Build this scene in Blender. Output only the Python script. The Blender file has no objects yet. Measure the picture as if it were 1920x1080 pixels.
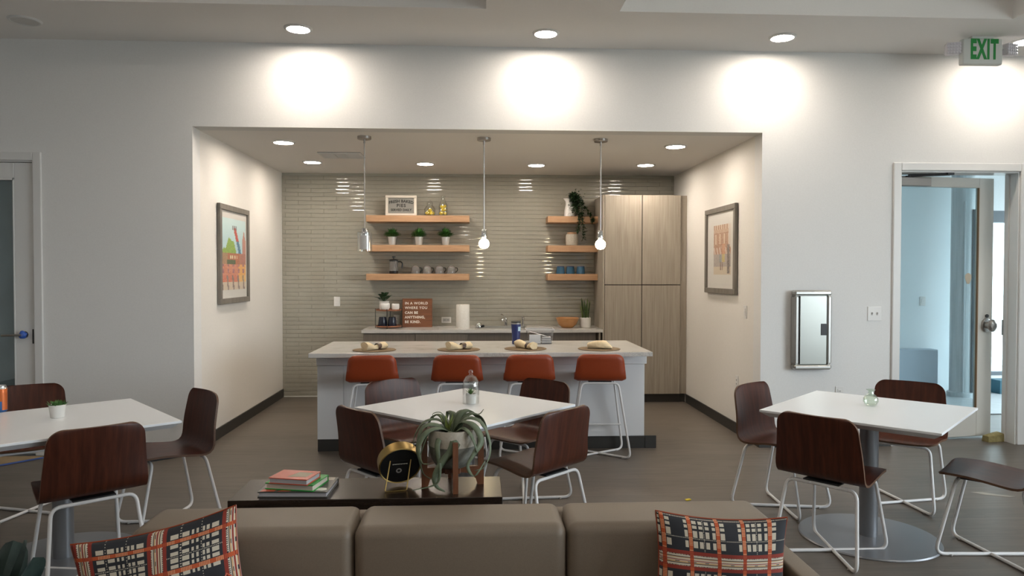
import bpy, bmesh, math, random
import numpy as np
from mathutils import Vector, Matrix
random.seed(7)
PI = math.pi
S = bpy.context.scene
COL = S.collection

# ------------------------------------------------------------------ camera
cam_d = bpy.data.cameras.new('camera')
cam = bpy.data.objects.new('camera', cam_d)
COL.objects.link(cam)
cam_d.sensor_width = 36.0
cam_d.lens = 1355.37 / 1920 * 36
cam_d.clip_start = 0.05
cam.location = (0, 0, 1.52)
_yaw, _pit, _rol = 0.0508, 0.0207, 0.0012
cam.rotation_euler = (Matrix.Rotation(-_yaw, 3, 'Z') @ Matrix.Rotation(PI / 2 - _pit, 3, 'X') @ Matrix.Rotation(_rol, 3, 'Z')).to_euler()
S.camera = cam

# ------------------------------------------------------------------ world, daylight, exposure
DAY = (0.84, 0.94, 1.0)
SKY_STRENGTH = 11.0
LAMP = (1.0, 0.88, 0.755)
LAMP_MAIN, LAMP_NOOK, LAMP_BULB = 172.0, 150.0, 60.0
w = bpy.data.worlds.new('world'); S.world = w; w.use_nodes = True
bg = w.node_tree.nodes['Background']
bg.inputs[0].default_value = (*DAY, 1); bg.inputs[1].default_value = SKY_STRENGTH
S.view_settings.view_transform = 'Standard'; S.view_settings.look = 'None'
S.view_settings.gamma = 1; S.view_settings.use_curve_mapping = False
S.view_settings.exposure = 0.0
try:
    S.cycles.max_bounces = 8; S.cycles.diffuse_bounces = 5; S.cycles.glossy_bounces = 4
    S.cycles.transmission_bounces = 8; S.cycles.transparent_max_bounces = 12
    S.cycles.caustics_reflective = False; S.cycles.caustics_refractive = False
    S.cycles.sample_clamp_indirect = 4.0
    S.cycles.use_denoising = True
except Exception:
    pass
def portal(name, loc, rot, sx, sy):
    d = bpy.data.lights.new(name, 'AREA'); d.shape = 'RECTANGLE'; d.size = sx; d.size_y = sy
    d.cycles.is_portal = True
    o = bpy.data.objects.new(name, d); COL.objects.link(o); o.location = loc; o.rotation_euler = rot
# windows that let the daylight in (openings are built in the walls below)
portal('daylight_portal', (6.44, 0.6, 1.85), (0, PI / 2, 0), 2.1, 5.2)
portal('daylight_portal', (8.65, 7.66, 1.3), (0, PI / 2, 0), 2.4, 2.4)
portal('daylight_portal', (7.5, 9.06, 1.26), (-PI / 2, 0, 0), 2.0, 2.1)

# ------------------------------------------------------------------ materials
def lin(r, g, b):
    f = lambda c: (c / 255 / 12.92) if c <= 10 else ((c / 255 + 0.055) / 1.055) ** 2.4
    return (f(r), f(g), f(b))
def mat(name, c, rough=0.5, metal=0.0, **kw):
    m = bpy.data.materials.new(name); m.use_nodes = True
    p = m.node_tree.nodes['Principled BSDF']
    p.inputs['Base Color'].default_value = (*c, 1)
    p.inputs['Roughness'].default_value = rough; p.inputs['Metallic'].default_value = metal
    for k, v in kw.items():
        p.inputs[k].default_value = v
    return m
def N(m, t, **kw):
    n = m.node_tree.nodes.new(t)
    for k, v in kw.items():
        setattr(n, k, v)
    return n
def L(m, a, b): m.node_tree.links.new(a, b)
def P(m): return m.node_tree.nodes['Principled BSDF']
def coords(m, scale=(1, 1, 1), rot=(0, 0, 0), gen='Object'):
    t = N(m, 'ShaderNodeTexCoord'); mp = N(m, 'ShaderNodeMapping')
    mp.inputs['Scale'].default_value = scale; mp.inputs['Rotation'].default_value = rot
    L(m, t.outputs[gen], mp.inputs[0]); return mp.outputs[0]
def ramp(m, fac, stops):
    r = N(m, 'ShaderNodeValToRGB'); e = r.color_ramp.elements
    while len(e) < len(stops): e.new(0.5)
    for x, (pos, c) in zip(e, stops):
        x.position = pos; x.color = (*c, 1)
    L(m, fac, r.inputs[0]); return r.outputs[0]
def noise(m, vec, scale=5, detail=4, rough=0.5, dist=0.0):
    n = N(m, 'ShaderNodeTexNoise'); n.inputs['Scale'].default_value = scale
    n.inputs['Detail'].default_value = detail; n.inputs['Roughness'].default_value = rough
    n.inputs['Distortion'].default_value = dist; L(m, vec, n.inputs['Vector']); return n.outputs[0]
def bump(m, h, strength=0.1, dist=0.01):
    b = N(m, 'ShaderNodeBump'); b.inputs['Strength'].default_value = strength; b.inputs['Distance'].default_value = dist
    L(m, h, b.inputs['Height']); L(m, b.outputs[0], P(m).inputs['Normal'])
def grain(name, dark, light, stretch, scale=6, rough=0.45, bm_=0.05, detail=6, **kw):
    m = mat(name, light, rough, **kw)
    n = noise(m, coords(m, stretch), scale, detail, 0.6, 0.4)
    L(m, ramp(m, n, [(0.3, dark), (0.7, light)]), P(m).inputs['Base Color']); bump(m, n, bm_, 0.002); return m
def speckle(name, a, b, scale, rough, lo=0.35, hi=0.65, bm_=0.0, **kw):
    m = mat(name, a, rough, **kw)
    n = noise(m, coords(m), scale, 5, 0.6)
    L(m, ramp(m, n, [(lo, a), (hi, b)]), P(m).inputs['Base Color'])
    if bm_: bump(m, n, bm_, 0.003)
    return m
def emit(name, c, s):
    m = bpy.data.materials.new(name); m.use_nodes = True; nt = m.node_tree; nt.nodes.remove(P(m))
    e = N(m, 'ShaderNodeEmission'); e.inputs[0].default_value = (*c, 1); e.inputs[1].default_value = s
    L(m, e.outputs[0], nt.nodes['Material Output'].inputs[0]); return m
def pane(name, tint=(1, 1, 1), refl=0.06, top=.55):
    """thin clear sheet: lets light straight through and mirrors a little more at grazing angles"""
    m = bpy.data.materials.new(name); m.use_nodes = True; nt = m.node_tree; nt.nodes.remove(P(m))
    t = N(m, 'ShaderNodeBsdfTransparent'); t.inputs[0].default_value = (*tint, 1)
    g = N(m, 'ShaderNodeBsdfGlossy'); g.inputs['Roughness'].default_value = 0.02
    lw = N(m, 'ShaderNodeLayerWeight'); lw.inputs[0].default_value = 0.25
    mr = N(m, 'ShaderNodeMapRange'); mr.inputs['To Min'].default_value = refl; mr.inputs['To Max'].default_value = top
    L(m, lw.outputs['Facing'], mr.inputs[0])
    mx = N(m, 'ShaderNodeMixShader'); L(m, mr.outputs[0], mx.inputs[0]); L(m, t.outputs[0], mx.inputs[1]); L(m, g.outputs[0], mx.inputs[2])
    L(m, mx.outputs[0], nt.nodes['Material Output'].inputs[0]); return m

M = {}
M['wall'] = speckle('wall_paint', (.76, .76, .75), (.79, .79, .78), 90, .6, bm_=.03)
M['nookwall'] = speckle('warmlit_wall_paint', (.77, .745, .70), (.80, .775, .73), 90, .55, bm_=.03)  # same white paint as the room, warm lamplight tinted into its colour
M['ceil'] = speckle('ceiling_paint', (.90, .88, .855), (.92, .90, .875), 120, .8, bm_=.03)
M['trim'] = mat('trim_paint', (.72, .72, .71), .35)
M['doorpaint'] = mat('door_paint', (.62, .60, .55), .4)
M['base'] = mat('baseboard_vinyl', (.028, .027, .025), .45)
# floor: vinyl planks run across the room, faint tone per plank
m = mat('floor_vinyl', (.09, .08, .07), .42); M['floor'] = m
v = coords(m)
br = N(m, 'ShaderNodeTexBrick'); br.offset = 0.37; br.inputs['Scale'].default_value = 1
br.inputs['Color1'].default_value = (.30, .30, .30, 1); br.inputs['Color2'].default_value = (.70, .70, .70, 1); br.inputs['Mortar'].default_value = (.18, .18, .18, 1)
br.inputs['Mortar Size'].default_value = .0016; br.inputs['Brick Width'].default_value = 1.22; br.inputs['Row Height'].default_value = .18
L(m, v, br.inputs['Vector'])
n1 = noise(m, coords(m, (1.2, 14, 1)), 2.2, 7, .65, .6)
mx = N(m, 'ShaderNodeMix', data_type='RGBA'); mx.inputs[0].default_value = .32
L(m, n1, mx.inputs[6]); L(m, br.outputs[0], mx.inputs[7])
L(m, ramp(m, mx.outputs[2], [(.25, (.076, .063, .052)), (.75, (.160, .134, .110))]), P(m).inputs['Base Color'])
bump(m, br.outputs[1], -.15, .002)
M['lightfloor'] = speckle('pale_floor', (.42, .45, .46), (.50, .53, .54), 8, .35)
M['tile'] = speckle('glass_tile', (.335, .318, .268), (.370, .354, .302), 3, .07)
P(M['tile']).inputs['Coat Weight'].default_value = .5; P(M['tile']).inputs['Coat Roughness'].default_value = .03
M['grout'] = mat('tile_grout', (.38, .37, .32), .8)
# pine shelf: long grain with a few knots
m = mat('pine_wood', (.55, .33, .18), .5); M['pine'] = m
n1 = noise(m, coords(m, (.9, 9, 16)), 3, 6, .6, .8)
vo = N(m, 'ShaderNodeTexVoronoi'); vo.inputs['Scale'].default_value = 3.2; L(m, coords(m, (1, .4, 1.6)), vo.inputs['Vector'])
kn = ramp(m, vo.outputs['Distance'], [(.035, (.35, .35, .35)), (.10, (1, 1, 1))])
mm = N(m, 'ShaderNodeMix', data_type='RGBA', blend_type='MULTIPLY'); mm.inputs[0].default_value = .7
L(m, ramp(m, n1, [(.3, (.37, .205, .108)), (.7, (.54, .335, .192))]), mm.inputs[6]); L(m, kn, mm.inputs[7]); L(m, mm.outputs[2], P(m).inputs['Base Color'])
M['laminate'] = grain('grey_oak_laminate', (.285, .245, .195), (.405, .360, .300), (16, 16, .55), 3.2, .45, .03)
M['laminate_dark'] = grain('taupe_laminate', (.16, .135, .11), (.21, .18, .15), (16, 16, .6), 3.2, .45, .02)
M['toe'] = mat('toe_kick', (.04, .035, .03), .5)
M['gap'] = mat('shadow_gap_liner', (.025, .022, .02), .8)
m = mat('quartz', (.6, .59, .57), .16); M['quartz'] = m
n1 = noise(m, coords(m, (1, 1, 1)), 2.6, 9, .62, 1.2); n2 = noise(m, coords(m), 160, 2, .5)
mx = N(m, 'ShaderNodeMix', data_type='RGBA'); mx.inputs[0].default_value = .35; L(m, n1, mx.inputs[6]); L(m, n2, mx.inputs[7])
L(m, ramp(m, mx.outputs[2], [(.34, (.40, .385, .36)), (.47, (.58, .565, .54)), (.7, (.64, .625, .60))]), P(m).inputs['Base Color'])
M['island'] = mat('island_paint', (.68, .69, .71), .4)
M['ply'] = grain('walnut_veneer', (.036, .0085, .0038), (.086, .0225, .0105), (14, 2.2, 1.2), 3.4, .40, .03)
P(M['ply']).inputs['Specular IOR Level'].default_value = .36
M['plyedge'] = grain('plywood_edge', (.075, .034, .017), (.15, .078, .042), (2, 2, 60), 6, .5)
M['white_metal'] = mat('white_powder_coat', (.76, .76, .77), .32)
M['laminate_white'] = mat('white_table_laminate', (.84, .87, .90), .3)
M['table_edge'] = mat('white_table_edge', (.70, .71, .73), .35)
M['grey_metal'] = mat('grey_satin_steel', (.24, .25, .27), .36, .55)
M['orange'] = speckle('orange_vinyl', (.250, .037, .0075), (.280, .043, .0090), 200, .42, bm_=.04)
M['black'] = mat('black_plastic', (.012, .012, .013), .4)
M['dark_metal'] = mat('dark_plate', (.03, .03, .032), .5, .3)
M['sofa'] = speckle('taupe_vinyl', (.165, .130, .096), (.182, .145, .108), 300, .5, bm_=.05)
M['seam'] = mat('sofa_seam', (.10, .09, .08), .7)
M['espresso'] = grain('espresso_wood', (.012, .008, .006), (.028, .018, .013), (1.5, 14, 14), 4, .26)
M['brass'] = mat('brushed_brass', (.52, .36, .13), .32, 1.0)
M['nickel'] = mat('brushed_nickel', (.42, .40, .38), .32, 1.0)
M['chrome'] = mat('chrome', (.75, .75, .76), .08, 1.0)
M['steel'] = mat('stainless_steel', (.47, .47, .45), .36, .92)
M['steel_door'] = mat('polished_steel_door', (.36, .37, .345), .3, .95)
M['closer'] = mat('closer_paint', (.30, .28, .26), .5, .4)
M['galv'] = mat('galvanised_steel', (.72, .73, .72), .38, .45)
M['frame_grey'] = grain('grey_brown_frame_wood', (.15, .135, .115), (.22, .20, .175), (8, 8, 1), 6, .5)
M['mount'] = mat('picture_mount', (.80, .78, .73), .7)
M['paper'] = mat('white_paper', (.82, .82, .82), .75)
M['towel'] = speckle('paper_towel', (.78, .76, .70), (.84, .82, .77), 60, .85, bm_=.15)
M['ceramic'] = mat('white_ceramic', (.78, .77, .74), .25)
M['navy_ceramic'] = mat('navy_glaze', (.012, .016, .032), .2)
M['navy'] = mat('navy_powder_coat', (.010, .022, .115), .35)
M['sticker'] = mat('pale_blue_sticker', (.45, .62, .75), .5)
M['walnut_sign'] = grain('letter_board_wood', (.115, .040, .016), (.205, .078, .030), (1.2, 10, 14), 4, .5)
M['sign_white'] = mat('whitewashed_frame', (.72, .66, .58), .6)
M['sign_grey'] = mat('grey_sign_board', (.26, .255, .235), .7)
M['letters_black'] = mat('black_sign_paint', (.014, .014, .013), .6)
M['letters_white'] = mat('white_sign_paint', (.80, .76, .68), .6)
M['copper_tray'] = grain('acacia_tray', (.20, .075, .035), (.30, .125, .065), (8, 8, 8), 6, .4)
M['wire_black'] = mat('black_wire', (.02, .02, .02), .4, .6)
M['bowl'] = grain('bamboo_bowl', (.34, .155, .05), (.48, .24, .085), (2, 2, 30), 5, .4)
M['leaf_dark'] = speckle('dark_leaf', (.010, .030, .010), (.024, .062, .020), 60, .45)
M['leaf_herb'] = speckle('herb_leaf', (.030, .105, .018), (.075, .205, .042), 50, .5)
M['leaf_snake'] = speckle('snake_leaf', (.018, .045, .014), (.075, .115, .030), 40, .4)
M['leaf_lime'] = mat('lime_stem', (.20, .27, .06), .45)
M['leaf_air'] = speckle('air_plant_leaf', (.075, .105, .060), (.150, .180, .112), 18, .6)
M['leaf_air_core'] = mat('air_plant_core', (.24, .30, .08), .5)
M['leaf_blue'] = speckle('blue_green_leaf', (.014, .028, .026), (.035, .058, .052), 22, .4)
M['soil'] = mat('soil', (.018, .013, .010), .9)
M['stand_wood'] = grain('acacia_stand', (.105, .036, .016), (.185, .070, .030), (10, 10, 1.3), 5, .42)
M['pot_cream'] = speckle('cream_glaze', (.40, .365, .30), (.50, .465, .39), 70, .5, bm_=.25)
M['pot_grey'] = speckle('grey_green_glaze', (.125, .125, .105), (.205, .205, .175), 45, .5, bm_=.25)
M['lemon'] = speckle('lemon_peel', (.72, .50, .03), (.80, .60, .05), 60, .45, bm_=.1)
M['grey_glass'] = mat('smoked_glass', (.60, .58, .56), .05, 0, **{'Transmission Weight': .75, 'IOR': 1.45})
M['glass'] = pane('clear_glass', (.985, .99, .985), .03)
M['thick_glass'] = pane('thick_clear_glass', (.98, .985, .985), .035)
M['picture_glass'] = pane('picture_glass', (.99, .99, .99), .02, .12)
M['dome_glass'] = pane('dome_glass', (.985, .99, .985), .05)
M['green_glass'] = pane('green_bottle_glass', (.93, .97, .93), .06)
M['blue_glass'] = mat('blue_tumbler_glass', (.06, .17, .29), .12, 0, **{'Transmission Weight': .35, 'IOR': 1.45})
m = mat('frosted_glass', (.88, .87, .87), .5); M['frosted'] = m
tr = N(m, 'ShaderNodeBsdfTranslucent'); tr.inputs[0].default_value = (.88, .87, .87, 1); mx = N(m, 'ShaderNodeMixShader'); mx.inputs[0].default_value = .5
L(m, P(m).outputs[0], mx.inputs[1]); L(m, tr.outputs[0], mx.inputs[2]); L(m, mx.outputs[0], m.node_tree.nodes['Material Output'].inputs[0])
M['plastic_clear'] = pane('clear_plastic', (.97, .975, .985), .05)
M['window_glass'] = pane('door_glass', (.90, .97, .985), .05)
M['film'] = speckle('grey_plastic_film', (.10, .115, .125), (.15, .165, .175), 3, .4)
M['crossbar'] = mat('walnut_tint', (.2, .1, .05), .4)
M['placemat'] = mat('woven_seagrass', (.185, .125, .065), .8)
m = M['placemat']; wv = N(m, 'ShaderNodeTexWave', wave_type='RINGS', rings_direction='Z'); wv.inputs['Scale'].default_value = 26
L(m, coords(m), wv.inputs['Vector']); L(m, ramp(m, wv.outputs[1], [(.2, (.125, .080, .040)), (.8, (.225, .155, .085))]), P(m).inputs['Base Color']); bump(m, wv.outputs[1], .4, .004)
M['napkin'] = speckle('cream_napkin', (.66, .53, .33), (.74, .62, .42), 60, .85, bm_=.2)
M['napkin_ring'] = mat('dark_wood_ring', (.05, .022, .012), .4)
M['book_orange'] = mat('coral_book_cover', (.50, .085, .045), .4)
M['book_green'] = mat('green_book_cover', (.012, .30, .040), .4)
M['book_dark'] = mat('dark_magazine_cover', (.055, .055, .05), .35)
M['pages'] = grain('book_pages', (.50, .45, .38), (.64, .60, .52), (1, 1, 120), 8, .8)
M['pages_grey'] = grain('grey_book_pages', (.32, .31, .33), (.46, .45, .47), (1, 1, 120), 8, .8)
M['exit_white'] = mat('exit_housing', (.66, .68, .65), .45)
M['exit_green'] = mat('exit_green', (.010, .26, .045), .5)
M['lens'] = mat('clear_lens', (.74, .72, .77), .18)
M['plate'] = mat('white_switch_plate', (.76, .75, .73), .35)
M['plate_grey'] = mat('plate_shadow', (.42, .41, .40), .5)
M['blue_tape'] = mat('blue_tape', (.03, .10, .42), .5)
M['kraft'] = speckle('kraft_floor_paper', (.36, .26, .14), (.42, .31, .18), 4, .8)
M['wedge'] = speckle('olive_wedge', (.20, .16, .06), (.29, .24, .10), 30, .8)
M['can_blue'] = mat('can_blue', (.05, .16, .42), .3, .4)
M['can_orange'] = mat('can_orange', (.60, .15, .04), .3, .4)
M['alu'] = mat('aluminium', (.72, .72, .72), .25, 1)
M['room_blue'] = speckle('far_room_paint', (.74, .79, .81), (.77, .82, .84), 60, .6)
M['ledge'] = mat('far_room_ledge', (.40, .47, .54), .6)
M['silver_col'] = grain('silver_column', (.34, .39, .41), (.52, .57, .59), (12, 12, .4), 3, .35)
M['teal'] = mat('teal_box', (.02, .10, .14), .6)
M['mullion'] = mat('window_mullion', (.10, .13, .15), .4)
M['siding'] = mat('white_siding', (.80, .82, .82), .6)
M['ground'] = mat('outside_ground', (.35, .35, .33), .9)
M['diffuser'] = emit('lamp_diffuser', LAMP, LAMP_MAIN)
M['diffuser_nook'] = emit('lamp_diffuser_nook', LAMP, LAMP_NOOK)
M['bulb'] = emit('bulb_glow', (1.0, .80, .50), LAMP_BULB)
M['lamp_off'] = mat('unlit_lens', (.66, .65, .63), .5)
M['patch'] = mat('kraft_patch', (.50, .44, .34), .8)
M['wood_stop'] = mat('raw_wood_stop', (.22, .12, .05), .6)
M['scuff'] = mat('dried_paint', (.36, .34, .30), .8)
M['yellow'] = mat('yellow_tape', (.65, .50, .02), .5)

# ------------------------------------------------------------------ geometry helpers
class B:
    def __init__(s): s.bm = bmesh.new()
    def box(s, x0, x1, y0, y1, z0, z1, bev=0.0, seg=1, rot=None, mi=0):
        vs = bmesh.ops.create_cube(s.bm, size=1.0)['verts']
        sx, sy, sz = x1 - x0, y1 - y0, z1 - z0
        for v in vs:
            v.co = Vector((x0 + (v.co.x + .5) * sx, y0 + (v.co.y + .5) * sy, z0 + (v.co.z + .5) * sz))
        if rot is not None:
            for v in vs: v.co = rot @ v.co
        if mi:
            for f in {f for v in vs for f in v.link_faces}: f.material_index = mi
        if bev:
            bmesh.ops.bevel(s.bm, geom=list({e for v in vs for e in v.link_edges}), offset=bev, segments=seg, profile=.5, affect='EDGES')
        return s
    def loft(s, rings, closed=True, cap=True, mi=0):
        R = [[s.bm.verts.new(p) for p in r] for r in rings]
        for a, b in zip(R, R[1:]):
            n = len(a); rng = range(n) if closed else range(n - 1)
            for i in rng:
                try: f = s.bm.faces.new((a[i], a[(i + 1) % n], b[(i + 1) % n], b[i])); f.material_index = mi
                except ValueError: pass
        if cap:
            for r, fl in ((R[0], True), (R[-1], False)):
                try: f = s.bm.faces.new(list(reversed(r)) if fl else r); f.material_index = mi
                except ValueError: pass
        return s
    def lathe(s, prof, c=(0, 0, 0), n=24, cap=True, mi=0, sx=1, sy=1):
        return s.loft([[(c[0] + r * sx * math.cos(2 * PI * k / n), c[1] + r * sy * math.sin(2 * PI * k / n), c[2] + z) for k in range(n)] for r, z in prof], cap=cap, mi=mi)
    def tube(s, pts, r, n=8, cap=True, mi=0, radii=None):
        pts = [Vector(p) for p in pts]; rings = []; up = None
        for i, p in enumerate(pts):
            t = (pts[min(i + 1, len(pts) - 1)] - pts[max(i - 1, 0)]).normalized()
            if up is None:
                up = t.orthogonal().normalized()
            up = (up - t * up.dot(t)).normalized(); sd = t.cross(up)
            rr = radii[i] if radii else r
            rings.append([p + (up * math.cos(2 * PI * k / n) + sd * math.sin(2 * PI * k / n)) * rr for k in range(n)])
        return s.loft(rings, cap=cap, mi=mi)
    def ball(s, c, rx, ry=None, rz=None, u=12, v=8, mi=0, rot=None):
        ry = ry or rx; rz = rz or rx
        g = bmesh.ops.create_uvsphere(s.bm, u_segments=u, v_segments=v, radius=1.0)['verts']
        for q in g:
            p = Vector((q.co.x * rx, q.co.y * ry, q.co.z * rz))
            q.co = (rot @ p if rot is not None else p) + Vector(c)
        if mi:
            for f in {f for q in g for f in q.link_faces}: f.material_index = mi
        return s
    def ribbon(s, pts, ws, side=None, fold=.15, mi=0):
        """leaf blade: three vertices across, folded along the midrib"""
        pts = [Vector(p) for p in pts]; R = []
        for i, p in enumerate(pts):
            t = (pts[min(i + 1, len(pts) - 1)] - pts[max(i - 1, 0)]).normalized()
            sd = Vector(side) if side is not None else t.cross(Vector((0, 0, 1)))
            sd = (sd - t * sd.dot(t))
            sd = sd.normalized() if sd.length > 1e-4 else t.orthogonal().normalized()
            nrm = sd.cross(t)
            R.append([p - sd * ws[i] / 2 + nrm * ws[i] * fold, p, p + sd * ws[i] / 2 + nrm * ws[i] * fold])
        return s.loft(R, closed=False, cap=False, mi=mi)
    def poly(s, pts, mi=0):
        f = s.bm.faces.new([s.bm.verts.new(p) for p in pts]); f.material_index = mi; return s
    def prism(s, pts, d, mi=0):
        d = Vector(d); a = [Vector(p) for p in pts]
        return s.loft([a, [p + d for p in a]], mi=mi)
    def build(s, name, mats, parent=None, smooth=35, recalc=True, **props):
        if recalc: bmesh.ops.recalc_face_normals(s.bm, faces=s.bm.faces)
        me = bpy.data.meshes.new(name); s.bm.to_mesh(me); s.bm.free()
        for m_ in (mats if isinstance(mats, (list, tuple)) else [mats]): me.materials.append(M[m_] if isinstance(m_, str) else m_)
        if smooth:
            me.polygons.foreach_set('use_smooth', [True] * len(me.polygons)); me.set_sharp_from_angle(angle=math.radians(smooth))
        return link(name, me, parent, **props)
def link(name, me, parent=None, **props):
    o = bpy.data.objects.new(name, me); COL.objects.link(o)
    if parent is not None: o.parent = parent
    for k, v in props.items(): o[k] = v
    return o
def thing(name, label, cat, loc=(0, 0, 0), rz=0.0, group=None):
    o = bpy.data.objects.new(name, None); COL.objects.link(o); o.empty_display_size = .1
    o.location = loc; o.rotation_euler = (0, 0, rz); o['label'] = label; o['category'] = cat
    if group: o['group'] = group
    return o
def dup(root, loc, rz, label, group=None):
    def cp(o, par):
        c = o.copy(); COL.objects.link(c)
        if par is not None: c.parent = par
        for k in o.children: cp(k, c)
        return c
    r = cp(root, None); r.location = loc; r.rotation_euler = (0, 0, rz); r['label'] = label
    if group: r['group'] = group
    return r
def struct(name, b, mats, label, cat, parent=None, smooth=0):
    return b.build(name, mats, parent, smooth=smooth, kind='structure', label=label, category=cat)
def fillet(pts, r, n=5):
    pts = [Vector(p) for p in pts]; out = [pts[0]]
    for a, b, c in zip(pts, pts[1:], pts[2:]):
        d1 = (a - b).normalized(); d2 = (c - b).normalized(); ang = d1.angle(d2)
        k = min(r / math.tan(ang / 2), (a - b).length * .48, (c - b).length * .48)
        p1, p2 = b + d1 * k, b + d2 * k
        for i in range(n + 1):
            t = i / n; out.append(p1 * (1 - t) ** 2 + b * 2 * t * (1 - t) + p2 * t * t)
    out.append(pts[-1]); return out
def catmull(ctrl, n):
    P_ = [Vector((*p, 0)) if len(p) == 2 else Vector(p) for p in ctrl]; P_ = [P_[0] * 2 - P_[1]] + P_ + [P_[-1] * 2 - P_[-2]]; out = []
    segs = len(P_) - 3
    for i in range(n + 1):
        u = i / n * segs; k = min(int(u), segs - 1); t = u - k; a, b, c, d = P_[k:k + 4]
        out.append(.5 * ((2 * b) + (c - a) * t + (2 * a - 5 * b + 4 * c - d) * t * t + (3 * b - a - 3 * c + d) * t ** 3))
    return out
def lerp_list(xs, ys, x):
    return float(np.interp(x, xs, ys))
def text_mesh(body, size, depth=.001, bold=0.0, sx=1.0, arch=0.0, align='CENTER', spacing=1.0):
    cu = bpy.data.curves.new('txt', 'FONT'); cu.body = body; cu.size = size; cu.extrude = depth; cu.offset = bold
    cu.align_x = align; cu.align_y = 'CENTER'; cu.resolution_u = 3; cu.space_character = spacing
    o = bpy.data.objects.new('txt', cu); COL.objects.link(o)
    dg = bpy.context.evaluated_depsgraph_get(); dg.update()
    me = bpy.data.meshes.new_from_object(o.evaluated_get(dg)); bpy.data.objects.remove(o)
    for v in me.vertices:
        v.co.x *= sx; v.co.y -= arch * v.co.x ** 2
    return me
def put_text(name, me, material, parent, loc, rot=(PI / 2, 0, 0)):
    me.materials.clear(); me.materials.append(M[material]); o = link(name, me, parent); o.location = loc; o.rotation_euler = rot; return o
T = {k: text_mesh(*a, **kw) for k, (a, kw) in {
    'exit': (('EXIT', .215), dict(bold=.0095, sx=.47, spacing=1.16)),
    'fresh': (('FRESH BAKED', .046), dict(bold=.0016, arch=.9, spacing=1.05)),
    'pies': (('PIES', .052), dict(bold=.0016, spacing=1.25)),
    'served': (('SERVED DAILY', .037), dict(bold=.0014, spacing=1.05)),
    'l1': (('IN A WORLD', .042), dict(bold=.0008, align='LEFT', spacing=1.14)),
    'l2': (('WHERE YOU', .042), dict(bold=.0008, align='LEFT', spacing=1.16)),
    'l3': (('CAN BE', .042), dict(bold=.0014, align='LEFT', spacing=1.1)),
    'l4': (('ANYTHING,', .042), dict(bold=.0014, align='LEFT', spacing=1.1)),
    'l5': (('BE KIND.', .042), dict(bold=.0014, align='LEFT', spacing=1.14)),
}.items()}

# ================================================================== SETTING
YW, YB = 6.1685, 8.9524            # main wall plane, tiled kitchen wall plane
YT = 6.333                          # back of the main wall
XL, XR = -2.352, 2.483             # kitchen recess sides
ZN, ZC = 2.737, 3.437              # recess ceiling, room ceiling
ROOM_L, ROOM_R, ROOM_S = -6.6, 6.4, -4.4
b = B(); b.box(ROOM_L - .2, 6.6, ROOM_S - .2, YT, -.1, 0); b.box(XL - .2, XR + .2, YT, YB + .1, -.1, 0); b.box(3.2, 6.4, YT, 7.5, -.1, 0)
struct('floor', b, 'floor', 'grey-brown wood-look plank floor of the whole room', 'floor')
d1 = (-4.72, -3.636, 2.442); d2 = (3.719, 4.805, 2.42)
b = B(); b.box(ROOM_L, d1[0], YW, YT, 0, ZC); b.box(d1[0], d1[1], YW, YT, d1[2], ZC); b.box(d1[1], XL, YW, YT, 0, ZC)
struct('wall_left', b, 'wall', 'plain white wall with the closed glazed door', 'wall')
b = B(); b.box(XR, d2[0], YW, YT, 0, ZC); b.box(d2[0], d2[1], YW, YT, d2[2], ZC); b.box(d2[1], ROOM_R, YW, YT, 0, ZC)
struct('wall_right', b, 'wall', 'white wall with the steel extinguisher cabinet and open door', 'wall')
b = B(); b.box(XL, XR, YW, YT, ZN, ZC)
struct('wall_top', b, 'wall', 'white header wall over the kitchen recess opening', 'wall')
b = B(); b.box(XL - .15, XL, YT, YB + .1, 0, ZN)
struct('wall_nook_left', b, 'nookwall', 'white side wall of the recess, lamplight tinted in as cream, with the colourful town picture', 'wall')
b = B(); b.box(XR, XR + .15, YT, YB + .1, 0, ZN)
struct('wall_nook_right', b, 'nookwall', 'white side wall of the recess, lamplight tinted in as cream, with the street scene picture', 'wall')
b = B(); b.box(XL - .15, XR + .15, YT, YB + .1, ZN, ZN + .2)
struct('ceiling_nook', b, 'ceil', 'lowered white ceiling of the kitchen recess', 'ceiling')
# main ceiling with two raised bays near the wall
b = B()
yb0, yb1 = 1.6, 5.29
b.box(ROOM_L, ROOM_R, yb1, YW, ZC, ZC + .45); b.box(ROOM_L, ROOM_R, ROOM_S, yb0, ZC, ZC + .45)
b.box(ROOM_L, -4.2, yb0, yb1, ZC, ZC + .45); b.box(.078, 1.056, yb0, yb1, ZC, ZC + .45); b.box(4.043, ROOM_R, yb0, yb1, ZC, ZC + .45)
b.box(ROOM_L - .2, ROOM_R + .2, ROOM_S - .2, YT, ZC + .45, ZC + .55)
struct('ceiling', b, 'ceil', 'white room ceiling with two raised rectangular bays', 'ceiling')
# walls behind and beside the camera, with the window openings that light the room
b = B()
b.box(ROOM_L - .2, ROOM_L, ROOM_S, YT, 0, ZC + .45)
struct('wall_west', b, 'wall', 'plain white side wall beyond the frame on the closed-door side', 'wall')
b = B()
b.box(ROOM_R, ROOM_R + .2, ROOM_S, -2.0, 0, ZC + .45); b.box(ROOM_R, ROOM_R + .2, 3.2, YT, 0, ZC + .45); b.box(ROOM_R, ROOM_R + .2, -2.0, 3.2, 0, .8); b.box(ROOM_R, ROOM_R + .2, -2.0, 3.2, 2.9, ZC + .45)
struct('wall_east', b, 'wall', 'side wall beyond the frame with a long window opening', 'wall')
b = B()
b.box(ROOM_L, ROOM_R, ROOM_S - .2, ROOM_S, 0, ZC + .45)
struct('wall_south', b, 'wall', 'plain wall at the other end of the room', 'wall')
b = B(); b.box(-40, 40, -40, 40, -.3, -.12)
struct('ground', b, 'ground', 'paved ground outside the building', 'ground')

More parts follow.
